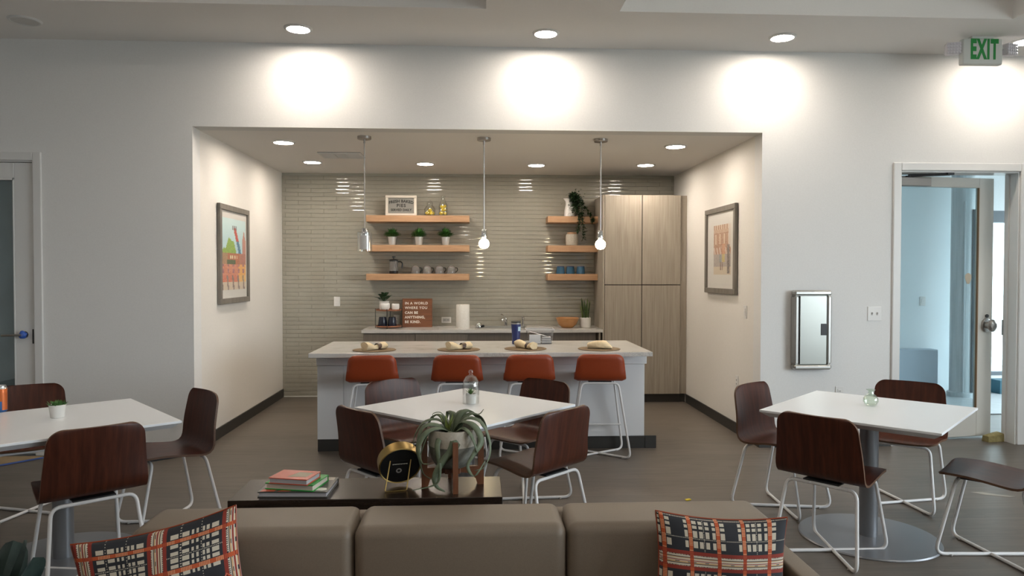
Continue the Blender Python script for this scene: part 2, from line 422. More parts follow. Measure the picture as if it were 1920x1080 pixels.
# tiled kitchen wall: grout bed plus single glass tiles
b = B(); b.box(XL - .15, XR + .15, YB + .008, YB + .16, 0, ZN + .2)
wall_back = struct('wall_nook_back', b, 'grout', 'kitchen wall of glossy sage-grey glass subway tiles', 'wall')
PX, PZ, G = .3073, .0508, .0022
def tile_mesh(bm_b, x0, x1, z0, z1, rx=0.0, rz=0.0):
    cx, cz, hw, hh, bv, th = (x0 + x1) / 2, (z0 + z1) / 2, (x1 - x0) / 2, (z1 - z0) / 2, .0028, .008
    def q(x, y, z): return (cx + x, YB + th + y - z * rx + x * rz, cz + z)
    sag = lambda c: -th - .00085 * (1 - (c / (hh - bv)) ** 2)
    prof = [(-hh, .004), (-hh, -th + .0022)] + [((hh - bv) * k_, sag((hh - bv) * k_)) for k_ in (-1, -.6, -.2, .2, .6, 1)] + [(hh, -th + .0022), (hh, .004)]
    bm_b.loft([[q(x, y, z) for z, y in prof] for x in (-hw, hw)])
tb = B(); tile_mesh(tb, -PX / 2 + G / 2, PX / 2 - G / 2, -PZ / 2 + G / 2, PZ / 2 - G / 2)
for v_ in tb.bm.verts: v_.co.y -= YB + .008
bmesh.ops.recalc_face_normals(tb.bm, faces=tb.bm.faces)
tile_me = bpy.data.meshes.new('tile'); tb.bm.to_mesh(tile_me); tb.bm.free(); tile_me.polygons.foreach_set('use_smooth', [True] * len(tile_me.polygons)); tile_me.set_sharp_from_angle(angle=.35); tile_me.materials.append(M['tile'])
rest = B(); count = 0
rows = int(ZN / PZ)
for r in range(rows - 1, -1, -1):
    z0 = .012 + r * PZ; z1 = z0 + PZ
    if z1 > ZN + .03: continue
    x = XL - (PX / 2 if r % 2 else 0) - .11
    while x < XR:
        a, c = x, x + PX; x += PX
        if c < XL + .01 or a > XR: continue
        hidden = (a > 1.50 and z1 < 2.40) or (a > -1.25 and a < 1.3 and z1 < .84)
        if hidden: continue
        rx, rz = random.gauss(0, .006), random.gauss(0, .004)
        if a > XL and c < XR and count < 300 and z1 < ZN - .01 and z0 > .8:
            o = link('tile', tile_me, wall_back); count += 1
            o.location = ((a + c) / 2, YB + .008, (z0 + z1) / 2); o.rotation_euler = (rx, 0, rz)
        else:
            aa, cc = max(a, XL), min(c, XR)
            if cc - aa > .02: tile_mesh(rest, aa + G / 2, cc - G / 2, z0 + G / 2, min(z1, ZN) - G / 2, rx, rz)
o = rest.build('tile_field', 'tile', wall_back, smooth=20); o['kind'] = 'stuff'
b = B(); b.box(XL, -1.30, YB - .006, YB + .01, 0, .012)
struct('trim_1', b, 'plate', 'pale trim strip at the foot of the tiled wall', 'trim')

# baseboards
b = B(); b.box(XL, XL + .012, YW - .002, YB, 0, .1); struct('baseboard_nook_left', b, 'base', 'black vinyl baseboard under the town picture', 'baseboard')
b = B(); b.box(XR - .012, XR, YW - .002, 8.36, 0, .1); struct('baseboard_nook_right', b, 'base', 'black vinyl baseboard under the street picture', 'baseboard')
b = B(); b.box(-3.585, XL + .012, YW - .014, YW - .002, 0, .1); b.box(ROOM_L, -4.78, YW - .014, YW - .002, 0, .1)
struct('baseboard_left', b, 'base', 'black vinyl baseboard beside the closed door', 'baseboard')
b = B(); b.box(XR - .012, 3.648, YW - .014, YW - .002, 0, .1); b.box(4.876, ROOM_R, YW - .014, YW - .002, 0, .1)
struct('baseboard_right', b, 'base', 'black vinyl baseboard below the steel extinguisher cabinet', 'baseboard')

# closed glazed door at the end of the plain wall
dr = thing('door_1', 'closed white glazed door with grey film and taped lever', 'door', (-3.636, YW, 0)); dr['kind'] = 'structure'
b = B(); b.box(0, .068, -.02, 0, 0, 2.51, .006, 2); b.box(-1.152, -1.084, -.02, 0, 0, 2.51, .006, 2); b.box(-1.084, 0, -.02, 0, 2.442, 2.51, .006, 2)
b.build('casing', 'trim', dr, smooth=18)
b = B(); b.box(-.012, 0, .0, .164, 0, 2.442); b.box(-1.084, -1.072, 0, .164, 0, 2.442); b.box(-1.072, -.012, 0, .164, 2.43, 2.442)
b.build('jamb', 'trim', dr)
b = B(); b.box(-1.068, -.945, .012, .055, .012, 2.426, .003); b.box(-.165, -.016, .012, .055, .012, 2.426, .003); b.box(-.945, -.165, .012, .055, 2.30, 2.426, .003); b.box(-.945, -.165, .012, .055, .012, .26, .003)
leaf = b.build('leaf', 'trim', dr)
b = B(); b.box(-.945, -.165, .03, .036, .26, 2.30); b.build('glass', 'window_glass', leaf)
b = B(); b.box(-.945, -.165, .040, .044, .26, 2.30); b.build('film', 'film', leaf)
b = B(); b.box(-.945, -.165, .008, .03, 2.282, 2.30, .002); b.box(-.177, -.165, .008, .03, .26, 2.30, .002); b.build('glass_bead', 'trim', leaf)
b = B(); b.tube([(-.09, .012, 1.005), (-.09, -.045, 1.005)], .011); b.tube(fillet([(-.09, -.045, 1.005), (-.125, -.05, 1.005), (-.24, -.05, 1.003)], .02), .009); b.lathe([(.001, 0), (.028, 0), (.028, .008), (.001, .008)], (0, 0, 0), 20)
for v_ in b.bm.verts:
    if abs(v_.co.x) <= .0285 and abs(v_.co.y) <= .0285 and v_.co.z < .1:
        x_, y_, z_ = v_.co; v_.co = (-.09 + x_, .012 - z_, 1.005 + y_)
b.build('lever_handle', 'nickel', dr)
b = B(); b.ball((-.09, -.022, 1.005), .030, .026, .032, 10, 7)
for v_ in b.bm.verts: v_.co += Vector((random.uniform(-.003, .003), random.uniform(-.003, .003), random.uniform(-.004, .004)))
b.build('handle_tape', 'blue_tape', dr, label='blue masking tape round the lever')
b = B(); b.box(-.030, -.012, .006, .014, .93, 1.05, .001); b.build('strike_plate', 'dark_metal', dr)
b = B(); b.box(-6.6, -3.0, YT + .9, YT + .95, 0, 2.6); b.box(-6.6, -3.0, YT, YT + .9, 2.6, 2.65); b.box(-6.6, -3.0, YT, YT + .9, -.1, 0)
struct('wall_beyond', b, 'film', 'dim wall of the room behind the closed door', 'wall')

# open glazed door to the bright room
dr = thing('door_2', 'open white glazed door with a steel closer and round knob', 'door', (3.719, YW, 0)); dr['kind'] = 'structure'
W2 = 1.086
b = B(); b.box(-.068, 0, -.02, 0, 0, 2.49, .006, 2); b.box(W2, W2 + .068, -.02, 0, 0, 2.49, .006, 2); b.box(0, W2, -.02, 0, 2.42, 2.49, .006, 2)
b.build('casing', 'trim', dr, smooth=18)
b = B(); b.box(0, .012, 0, .1645, 0, 2.42); b.box(W2 - .012, W2, 0, .1645, 0, 2.42); b.box(.012, W2 - .012, 0, .1645, 2.408, 2.42)
b.box(W2 - .026, W2 - .012, .10, .14, 0, 2.408, .002)
b.build('jamb', 'trim', dr)
b = B(); b.box(W2 - .016, W2 - .011, .15, .175, .96, 1.10, .002); b.build('strike_plate', 'steel', dr)
def leafrot(p):  # leaf swings about its hinge into the far room
    return p
hinge = Matrix.Translation((.014, .135, 0)) @ Matrix.Rotation(math.radians(7.6), 4, 'Z')
def leafbox(b_, *a, **k):
    b_.box(*a, rot=hinge, **k)
LW = 1.05
b = B(); leafbox(b, 0, .085, 0, .045, .02, 2.395, bev=.003); leafbox(b, LW - .155, LW, 0, .045, .02, 2.395, bev=.003); leafbox(b, .085, LW - .155, 0, .045, 2.305, 2.395, bev=.003); leafbox(b, .085, LW - .155, 0, .045, .02, .245, bev=.003)
leaf = b.build('leaf', 'doorpaint', dr)
b = B(); leafbox(b, .085, LW - .155, .018, .024, .245, 2.305); b.build('glass', 'window_glass', leaf)
b = B(); leafbox(b, LW - .163, LW - .155, -.001, .018, .245, 2.305); b.build('glazing_stop', 'wood_stop', leaf)
b = B()
hx = [(.80 + .034 * math.cos(t) * (1 + .25 * math.sin(3 * t)), 1.475 + .052 * math.sin(t)) for t in [k * PI / 5 for k in range(10)]]
b.prism([hinge @ Vector((x_, .012, z_)) for x_, z_ in hx], hinge.to_3x3() @ Vector((0, .003, 0))); b.build('paper_patch', 'patch', leaf, label='torn paper patch stuck to the glass')
b = B(); b.lathe([(.001, -.006), (.052, -.006), (.052, .006), (.046, .012), (.026, .014), (.020, .045), (.042, .058), (.046, .075), (.030, .090), (.001, .093)], (0, 0, 0), 20)
for v_ in b.bm.verts:
    x_, y_, z_ = v_.co; v_.co = hinge @ Vector((LW - .065 + x_, -z_, 1.045 + y_ * 1.25))
b.build('door_knob', 'nickel', dr)
b = B(); b.lathe([(.001, 0), (.016, 0), (.016, .008), (.001, .009)], (0, 0, 0), 12)
for v_ in b.bm.verts:
    x_, y_, z_ = v_.co; v_.co = hinge @ Vector((LW - .065 + x_, -.006 - z_, 1.13 + y_))
b.build('lock_cylinder', 'dark_metal', dr)
b = B(); leafbox(b, .015, .33, -.075, -.003, 2.30, 2.375, bev=.004); cl = b.build('door_closer', 'closer', dr, label='brushed steel closer box on the door top')
b = B(); b.tube([hinge @ Vector((.12, -.04, 2.376)), hinge @ Vector((.12, -.04, 2.392))], .022, 10); b.tube([hinge @ Vector((.12, -.04, 2.392)), (.46, .02, 2.395)], .012, 6); b.box(.43, .49, .0, .04, 2.388, 2.408, .002)
b.build('closer_arm', 'dark_metal', cl)
t = thing('door_wedge', 'rough olive wedge on the floor against the open door', 'wedge', (4.70, 6.30, 0), .15)
b = B(); b.loft([[(-.09, -.035, 0), (.10, -.035, 0), (.10, .04, 0), (-.09, .04, 0)], [(-.085, -.03, .05), (.085, -.033, .065), (.09, .035, .070), (-.085, .035, .05)], [(-.06, -.01, .06), (.05, -.01, .082), (.05, .02, .085), (-.06, .02, .062)]])
b.build('block', 'wedge', t)

# the bright room beyond the open door
b = B(); b.box(3.05, 9.0, YT, 7.5, ZC, ZC + .1); b.box(3.05, 9.0, 7.5, 9.2, ZC, ZC + .1)
struct('ceiling_far', b, 'room_blue', 'ceiling of the bright room beyond the open door', 'ceiling')
b = B(); b.box(3.05, 3.2, YT, 9.0, 0, ZC); b.box(3.05, 6.54, 9.0, 9.15, 0, ZC); b.box(8.48, 8.6, 9.0, 9.15, 0, ZC); b.box(6.54, 8.48, 9.0, 9.15, 0, .2); b.box(6.54, 8.48, 9.0, 9.15, 2.33, ZC)
b.box(8.6, 8.75, YT, 9.15, 0, .1); b.box(8.6, 8.75, YT, 9.15, 2.5, ZC); b.box(6.4, 8.6, YT - .15, YT, 0, ZC)
struct('wall_far', b, 'room_blue', 'pale blue-white wall of the room beyond the open door', 'wall')
b = B(); b.box(3.2, 8.6, 7.5, 9.0, -.1, .002); b.box(6.4, 8.6, YT, 7.5, -.1, .001)
struct('floor_far', b, 'lightfloor', 'pale floor of the room beyond the open door', 'floor')
b = B(); b.box(3.2, 8.6, 7.49, 7.52, 0, .006); struct('trim_2', b, 'dark_metal', 'dark floor strip in the room beyond the door', 'trim')
b = B(); b.box(4.2, 5.84, 8.82, 8.99, .002, .56, .01)
struct('trim_3', b, 'ledge', 'low blue-grey ledge along the far room wall', 'ledge')
t = thing('column', 'round silvery column in the room beyond the open door', 'column', (6.02, 8.66, .002)); t['kind'] = 'structure'
b = B(); b.lathe([(.15, 0), (.15, .05), (.125, .06), (.125, ZC - .002)], n=28); b.build('shaft', 'silver_col', t)
b = B(); b.tube([(.06, -.125, .06), (.06, -.125, 2.3)], .016, 6); b.build('channel', 'mullion', t)
b = B(); b.tube([(-.06, -.13, .06), (-.06, -.13, 2.4)], .01, 6); b.build('channel', 'silver_col', t)
wn = thing('window_1', 'tall dark-framed window in the far room with white siding outside', 'window', (6.54, 9.0, 0)); wn['kind'] = 'structure'
b = B(); b.box(0, .05, .02, .10, .2, 2.33); b.box(1.89, 1.94, .02, .10, .2, 2.33); b.box(0, 1.94, .02, .10, .2, .25); b.box(0, 1.94, .0, .12, 2.18, 2.33); b.box(.9, .95, .02, .1, .25, 2.18)
b.build('window_frame', 'mullion', wn)
b = B(); b.box(.05, .9, .05, .056, .25, 2.18); b.box(.95, 1.89, .05, .056, .25, 2.18); b.build('pane', 'window_glass', wn)
t = thing('teal_box', 'dark teal carton with white marks under the far window', 'box', (6.765, 8.86, .002))
b = B(); b.box(-.16, .16, -.1, .1, 0, .17, .004); b.build('carton', 'teal', t)
b = B(); b.box(-.075, .015, -.1025, -.1, .085, .12, rot=Matrix.Rotation(.35, 3, 'Y')); b.box(.02, .10, -.1025, -.1, .07, .10, rot=Matrix.Rotation(.35, 3, 'Y')); b.build('tape_mark', 'paper', t)
b = B(); b.box(5.0, 11.0, 9.15, 9.95, 2.9, 3.05); struct('shade_slab', b, 'siding', 'added unseen slab shading the siding outside the far window', 'shade_slab')  # unseen slab added to keep sky light off the outdoor siding
ws = B(); ws.box(5.5, 11, 11.02, 11.2, -.12, 5); wo = struct('wall_outside', ws, 'siding', 'white siding wall outdoors behind the far window', 'wall')
b = B(); b.box(0, 5.4, -.016, .0, .006, .15); sm = None
for k in range(32):
    if sm is None:
        o = b.build('plank', 'siding', wo, smooth=0); sm = o.data
    else: o = link('plank', sm, wo)
    o.location = (5.5, 11.02, -.1 + k * .158); o.rotation_euler = (-.05, 0, 0)

# ================================================================== CEILING FITTINGS
def downlight(name, loc, r, lens, label, group):
    t = thing(name, label, 'ceiling light', loc, 0, group)
    b = B(); b.lathe([(r * .88, -.001), (r * .90, -.012), (r, -.012), (r + .012, -.003), (r + .012, 0)], n=32, cap=False); b.build('trim_ring', 'trim', t)
    b = B(); b.lathe([(.0005, -.0095), (r * .9, -.0095), (r * .9, -.004), (.0005, -.004)], n=32); b.build('diffuser', lens, t)
    return t
gm = 'downlights along the main wall'
downlight('downlight', (-1.387, 5.789, ZC), .098, 'diffuser', 'lit round downlight over the town-picture end of the header wall', gm)
downlight('downlight', (.562, 5.795, ZC), .098, 'diffuser', 'lit round downlight over the middle of the header wall', gm)
downlight('downlight', (2.488, 5.787, ZC), .098, 'diffuser', 'lit round downlight over the steel extinguisher cabinet end of the recess', gm)
downlight('downlight', (4.526, 5.783, ZC), .098, 'diffuser', 'lit round downlight just beyond the green exit sign', gm)
downlight('downlight', (-3.421, 5.717, ZC), .105, 'lamp_off', 'unlit round downlight above the closed glazed door', gm)
gn = 'downlights in the recess ceiling'
for x, y, lb in ((-1.781, 6.849, 'lit recess downlight by the header above the town picture'), (-1.783, 8.047, 'lit recess downlight beside the air vent near the tiled wall'),
                 (-.555, 8.10, 'lit recess downlight above the pies sign shelf'), (.686, 8.125, 'lit recess downlight between the shelves and the pitcher shelf'),
                 (1.908, 8.045, 'lit recess downlight in front of the tall cabinet top'), (1.914, 6.856, 'lit recess downlight by the header above the street picture')):
    downlight('downlight', (x, y, ZN), .098, 'diffuser_nook', lb, gn)
gr_ = 'downlights over the seating end'
for x, y, lb in ((-4.2, .9, 'round downlight over the sofa end toward the closed door'), (-.2, .9, 'round downlight over the sofa'), (3.2, .9, 'round downlight over the seating end toward the windows'), (-4.2, -2.2, 'round downlight at the far end toward the closed-door side'), (-.2, -2.2, 'round downlight at the middle of the far end'), (3.2, -2.2, 'round downlight at the far end toward the windows')):
    downlight('downlight', (x, y, ZC), .098, 'diffuser', lb, gr_)
for x, lb in ((-1.9, 'added unseen downlight inside the raised ceiling bay over the soda-can table'), (2.5, 'added unseen downlight inside the raised ceiling bay over the vase table')):
    downlight('downlight', (x, 3.3, ZC + .45), .098, 'diffuser', lb, gr_)  # unseen lamps added in the bays to brighten the tabletops
t = thing('air_vent', 'rectangular grey air vent in the recess ceiling', 'vent', (-1.375, 7.565, ZN))
b = B(); b.box(-.215, .215, -.17, .17, -.004, 0); b.build('backing', 'gap', t)
b = B()
for a in ((-.215, .215, -.17, -.145), (-.215, .215, .145, .17), (-.215, -.19, -.145, .145), (.19, .215, -.145, .145)): b.box(*a, -.012, -.004)
b.build('frame', 'trim', t)
b = B(); b.box(-.19, .19, -.004, .004, -.012, -.005, rot=Matrix.Rotation(.5, 3, 'X')); sm = None
for k in range(13):
    if sm is None: o = b.build('slat', 'plate', t, smooth=0); sm = o.data
    else: o = link('slat', sm, t)
    o.location = (0, -.126 + k * .021, 0)
b = B(); b.box(-.06, -.05, -.145, .145, -.013, -.006); b.box(.05, .06, -.145, .145, -.013, -.006); b.build('divider', 'trim', t, kind='stuff')

# pendants
def pendant(loc, label, shade, drop):
    t = thing('pendant_light', label, 'pendant lamp', (loc[0], loc[1], ZN), 0, 'pendants over the island')
    b = B(); b.lathe([(.001, 0), (.062, 0), (.062, -.022), (.058, -.026), (.001, -.026)], n=28); b.build('canopy', 'nickel', t)
    b = B(); b.tube([(0, 0, -.026), (0, 0, -.06)], .009, 8); b.tube([(0, 0, -.05), (0, 0, -drop)], .005, 8); b.build('stem', 'nickel', t)
    b = B(); b.lathe([(.001, -drop), (.024, -drop), (.026, -drop - .004), (.026, -drop - .062), (.001, -drop - .062)], n=20)
    if not shade: b.lathe([(.001, -drop - .062), (.036, -drop - .063), (.036, -drop - .069), (.001, -drop - .07)], n=20)
    b.build('socket', 'chrome', t)
    if shade:
        z0, z1 = -drop - .035, -drop - .205
        b = B(); b.lathe([(.026, z0), (.066, z0), (.066, z1), (.061, z1), (.061, z0 - .006), (.026, z0 - .006)], n=32, cap=False); b.build('outer_shade', 'thick_glass', t, label='clear glass cylinder')
        b = B(); b.lathe([(.022, -drop - .062), (.043, -drop - .064), (.043, z1 + .018), (.038, z1 + .018), (.038, -drop - .070), (.001, -drop - .072)], n=28, cap=False); b.build('inner_shade', 'frosted', t, label='frosted white inner cylinder')
    else:
        z = -drop - .07
        b = B(); b.lathe([(.016, z), (.017, z - .012), (.028, z - .020), (.041, z - .034), (.047, z - .055), (.043, z - .078), (.028, z - .096), (.001, z - .102)], n=24, cap=True); b.build('globe_bulb', 'bulb', t, label='lit round globe bulb')
        
pendant((-.989, 6.54), 'unlit pendant with a clear glass cylinder and frosted inner shade', True, ZN - 1.918)
pendant((.079, 6.55), 'bare-bulb pendant hanging before the open tile between the shelves', False, ZN - 1.912)
pendant((1.140, 6.55), 'bare-bulb pendant hanging in front of the tall cabinet edge', False, ZN - 1.908)

# exit sign
t = thing('exit_sign', 'green-lettered exit sign with two lamp heads under the ceiling', 'sign', (4.095, 5.70, 3.318))
b = B(); b.box(-.167, .167, -.025, .035, -.108, .100, .012, 3); b.build('housing', 'exit_white', t)
b = B(); b.box(-.09, .09, -.02, .03, .100, .119); b.build('canopy', 'exit_white', t)
put_text('lettering', T['exit'], 'exit_green', t, (.010, -.026, .006))
for sx in (-1, 1):
    b = B(); b.tube([(sx * .160, 0, .03), (sx * .195, 0, .025)], .010, 8); arm = b.build('lamp_arm', 'exit_white', t)
    b = B(); b.box(-.055, .055, -.02, .045, -.048, .048, .016, 3, rot=Matrix.Rotation(sx * .25, 3, 'Z')); hd = b.build('lamp_head', 'lens', arm); hd.location = (sx * .240, -.01, .018)
    b = B()
    for i in range(5):
        for k in range(4): b.box(-.044 + i * .022 - .009, -.044 + i * .022 + .009, -.026, -.018, -.036 + k * .024 - .010, -.036 + k * .024 + .010, .003, 1, rot=Matrix.Rotation(sx * .25, 3, 'Z'))
    f = b.build('lens_facets', 'lens', arm, kind='stuff'); f.location = hd.location

# ================================================================== WALL PLATES, CABINET, PICTURES
def plate(name, label, cat, loc, rz, w_, h_, kind):
    t = thing(name, label, cat, loc, rz)
    b = B(); b.box(-w_ / 2, w_ / 2, -.006, 0, -h_ / 2, h_ / 2, .002, 2); b.build('cover_plate', 'plate', t, smooth=18)
    b = B()
    if kind == 'toggle':
        for x in (-.023, .023): b = B(); b.box(x - .006, x + .006, -.008, -.006, -.013, .013); b.box(x - .004, x + .004, -.018, -.006, -.001, .011, .001); b.build('toggle', 'plate_grey', t)
    elif kind == 'rocker':
        b.box(-.017, .017, -.009, -.006, -.034, .034, .001); b.box(-.017, .017, -.0115, -.006, .002, .034, .001); b.build('rocker', 'plate', t)
    elif kind == 'wide':
        b.box(-.042, .042, -.0085, -.006, -.020, .020, .001); o_ = b.build('receptacle', 'plate_grey', t)
        b = B()
        for x in (-.02, .02): b.box(x - .006, x - .003, -.010, -.008, -.006, .006); b.box(x + .003, x + .006, -.010, -.008, -.006, .006)
        b.build('slots', 'black', o_, kind='stuff')
    else:
        b.box(-.017, .017, -.0085, -.006, -.034, .034, .001); o_ = b.build('receptacle', 'plate', t)
        b = B()
        for z in (-.018, .018): b.box(-.007, -.004, -.010, -.008, z - .005, z + .005); b.box(.004, .007, -.010, -.008, z - .005, z + .005)
        b.build('slots', 'black', o_, kind='stuff')
    return t
plate('light_switch', 'white double toggle switch plate beside the open door', 'switch', (3.497, YW, 1.167), 0, .122, .122, 'toggle')
plate('light_switch', 'white rocker switch on the cream wall below the street picture', 'switch', (XR, 6.525, 1.164), -PI / 2, .073, .118, 'rocker')
plate('light_switch', 'single white switch on the bare tiles beside the shelves', 'switch', (-1.692, YB - .001, 1.169), 0, .073, .118, 'rocker')
plate('wall_outlet', 'white horizontal outlet on the tiles beside the letter board', 'outlet', (-.357, YB - .001, .940), 0, .118, .073, 'wide')
plate('wall_outlet', 'outlet on the tiles behind the two-tier tray', 'outlet', (-.965, YB - .001, .945), 0, .073, .118, 'outlet')
plate('wall_outlet', 'low white outlet under the steel extinguisher cabinet', 'outlet', (3.19, YW, .47), 0, .073, .118, 'outlet')
plate('wall_outlet', 'low white outlet near the foot of the cream wall', 'outlet', (XR, 6.72, .49), -PI / 2, .073, .118, 'outlet')
plate('light_switch', 'white switch on the blue-white wall of the far room', 'switch', (5.739, 9.0, 1.164), 0, .073, .118, 'rocker')

t = thing('extinguisher_cabinet', 'narrow stainless steel extinguisher cabinet on the white wall', 'cabinet', (2.913, YW, 1.031))
w2, h2 = .166, .343
b = B(); b.box(-w2 + .012, w2 - .012, -.055, 0, -h2 + .012, h2 - .012); b.build('box', 'steel', t)
b = B()
for a in ((-w2, w2, -h2, -h2 + .045), (-w2, w2, h2 - .045, h2), (-w2, -w2 + .045, -h2 + .045, h2 - .045), (w2 - .045, w2, -h2 + .045, h2 - .045)): b.box(a[0], a[1], -.085, -.0, a[2], a[3], .014, 1)
b.build('frame', 'steel', t, smooth=0)
b = B(); b.box(-w2 + .048, w2 - .048, -.082, -.05, -h2 + .048, h2 - .048, .003); dd = b.build('door', 'steel_door', t)
b = B(); b.box(.066, .118, -.085, -.08, -.045, .055, .001); b.build('pull_recess', 'black', dd, label='black square finger pull')

def art(me_name, w_, h_, paint, nx, nz):
    me = bpy.data.meshes.new(me_name); V = [((i / nx - .5) * w_, 0, (k / nz - .5) * h_) for k in range(nz + 1) for i in range(nx + 1)]
    F = [(k * (nx + 1) + i, k * (nx + 1) + i + 1, (k + 1) * (nx + 1) + i + 1, (k + 1) * (nx + 1) + i) for k in range(nz) for i in range(nx)]
    me.from_pydata(V, [], F); ca = me.color_attributes.new('Col', 'FLOAT_COLOR', 'CORNER')
    cols = []
    for k in range(nz):
        for i in range(nx):
            c = tuple(min(.9, q * 1.35) for q in paint((i + .5) / nx, (k + .5) / nz)); cols += [*c, 1.0] * 4
    ca.data.foreach_set('color', cols); return me
def attr_mat(name, rough):
    m = mat(name, (.5, .5, .5), rough); a = N(m, 'ShaderNodeAttribute'); a.attribute_name = 'Col'; L(m, a.outputs['Color'], P(m).inputs['Base Color']); return m
M['art'] = attr_mat('printed_picture', .6); M['plaid'] = attr_mat('plaid_weave', .85)
rr = random.Random(3)
def mixc(a, b_, t): return tuple(x + (y - x) * t for x, y in zip(a, b_))
def town(u, v):
    h = rr.random()
    if v > .52:
        c = mixc((.42, .60, .78), (.62, .74, .84), (v - .5) + .2 * h)
        if u < .58 and v < .74 - .22 * abs(u - .34) / .3 * .9 + .03 * math.sin(30 * u): c = (.22 + .1 * h, .36 + .08 * h, .10)
        s = u - (.52 + (.88 - v) * .62)
        if .52 < v < .88 and abs(s) < .055: c = (.50, .10, .08) if v > .68 else (.10, .22, .32)
        if .84 < v < .90 and abs(u - .50) < .10 and (int(u * 40) % 2): c = (.12, .10, .10)
        if u > .84 and v < .86 - abs(u - .92) * 2.2: c = (.48, .25, .20)
        return c
    if v > .36:
        c = (.48, .17, .10) if .22 < u < .72 else (.42, .26, .16)
        if .28 < u < .62 and .44 < v < .48 and int(u * 22) % 2: c = (.80, .70, .50)
        if .2 < u < .55 and .36 < v < .42: c = (.08, .13, .07)
        if u > .75: c = (.45, .20, .16)
        return mixc(c, (.2, .15, .1), .4 * h)
    if v > .20:
        c = (.52, .20, .13) if u < .68 else (.66, .36, .10)
        if int(u * 14) % 3 == 0 and int(v * 30) % 3: c = (.28, .12, .16)
        return mixc(c, (.7, .4, .3), .4 * h)
    if v > .11: c = (.56, .16, .10) if u < .7 else (.70, .40, .12)
    else: c = (.56, .48, .38)
    if int(u * 18 + v * 4) % 4 == 0: c = (.20, .15, .14)
    return mixc(c, (.6, .5, .4), .3 * h)
def street(u, v):
    h = rr.random(); c = (.36, .20, .13)
    if v > .55:
        if abs(v - .87) < .03: c = (.46, .32, .23)
        elif abs((u * 4) % 1 - .5) < .16 and .62 < v < .82 or (v > .9 and int(u * 16) % 2): c = (.58, .48, .38)
        if u > .86: c = (.56, .52, .48)
    elif v > .42: c = (.52, .42, .36) if int(u * 12 + v * 6) % 2 else (.36, .18, .12)
    elif v > .15: c = (.32, .29, .28)
    else: c = (.52, .45, .35)
    if .34 < u < .46 and .24 < v < .40: c = (.22, .25, .27)
    if .50 < u < .66 and .24 < v < .40: c = (.44, .37, .14)
    if .50 < u < .68 and .40 < v < .62: c = (.48, .24, .14)
    if .36 < u < .60 and .10 < v < .24 and int(u * 18) % 2: c = (.18, .11, .09)
    if .80 < u < .94 and .03 < v < .60: c = (.13, .11, .11)
    return mixc(c, (.62, .52, .42), .35 * h)
def picture(label, loc, rz, w_, h_, mw, mh, paint, ax0, ax1, az0, az1):
    t = thing('framed_picture', label, 'picture', loc, rz); fw = .052
    b = B()
    for a in ((-w_ / 2, w_ / 2, -h_ / 2, -h_ / 2 + fw), (-w_ / 2, w_ / 2, h_ / 2 - fw, h_ / 2), (-w_ / 2, -w_ / 2 + fw, -h_ / 2 + fw, h_ / 2 - fw), (w_ / 2 - fw, w_ / 2, -h_ / 2 + fw, h_ / 2 - fw)): b.box(a[0], a[1], -.035, -.004, a[2], a[3], .003)
    b.build('frame', 'frame_grey', t)
    b = B(); b.box(-w_ / 2 + .03, w_ / 2 - .03, -.016, -.003, -h_ / 2 + .03, h_ / 2 - .03); b.build('mount', 'mount', t)
    o = link('print', art('print', ax1 - ax0, az1 - az0, paint, mw, mh), t); o.data.materials.append(M['art']); o.location = ((ax0 + ax1) / 2, -.0175, (az0 + az1) / 2)
    b = B(); b.box(-w_ / 2 + fw - .004, w_ / 2 - fw + .004, -.023, -.021, -h_ / 2 + fw - .004, h_ / 2 - fw + .004); b.build('glazing', 'picture_glass', t)
picture('grey-framed colourful town illustration on the cream side wall', (XL, 7.146, 1.692), PI / 2, .86, .93, 40, 64, town, -.345, .345, -.335, .345)
picture('grey-framed sepia street scene with figures on the cream side wall', (XR, 7.172, 1.752), -PI / 2, .90, .87, 44, 44, street, -.20, .30, -.245, .255)

# ================================================================== KITCHEN
# tall cabinets: two units, end panel and filler
CF = 8.36
for x0, x1, lb in ((1.485, 1.945, 'tall grey-oak cabinet unit next to the shelves'), (1.945, 2.405, 'tall grey-oak cabinet unit next to the cream wall')):
    t = thing('tall_cabinet', lb, 'cabinet', (x0, CF, 0), 0, 'tall cabinet units'); w_ = x1 - x0
    b = B(); b.box(.001, w_ - .001, .02, YB - CF - .006, .1, 2.43); b.build('carcass', 'gap', t)
    if x0 < 1.6:
        b = B(); b.box(-.002, .018, -.001, YB - CF - .004, .1, 2.432, .001); b.build('end_panel', 'laminate', t)
    xa = .022 if x0 < 1.6 else .0045
    for z0, z1 in ((.103, 1.378), (1.388, 2.430)):
        b = B(); b.box(xa, w_ - .0045, 0, .019, z0, z1, .0015); b.build('door', 'laminate', t)
    b = B(); b.box(0, w_, .05, .06, 0, .1); b.build('toe_kick', 'toe', t)
t = thing('filler_panel', 'narrow grey-oak filler strip between tall cabinet and cream wall', 'panel', (2.408, CF + .026, 0))
b = B(); b.box(0, XR - 2.408 - .001, 0, .02, .1, 2.43, .001); b.box(0, XR - 2.408 - .014, .03, .05, 0, .1, mi=1); b.build('strip', ['laminate', 'toe'], t)

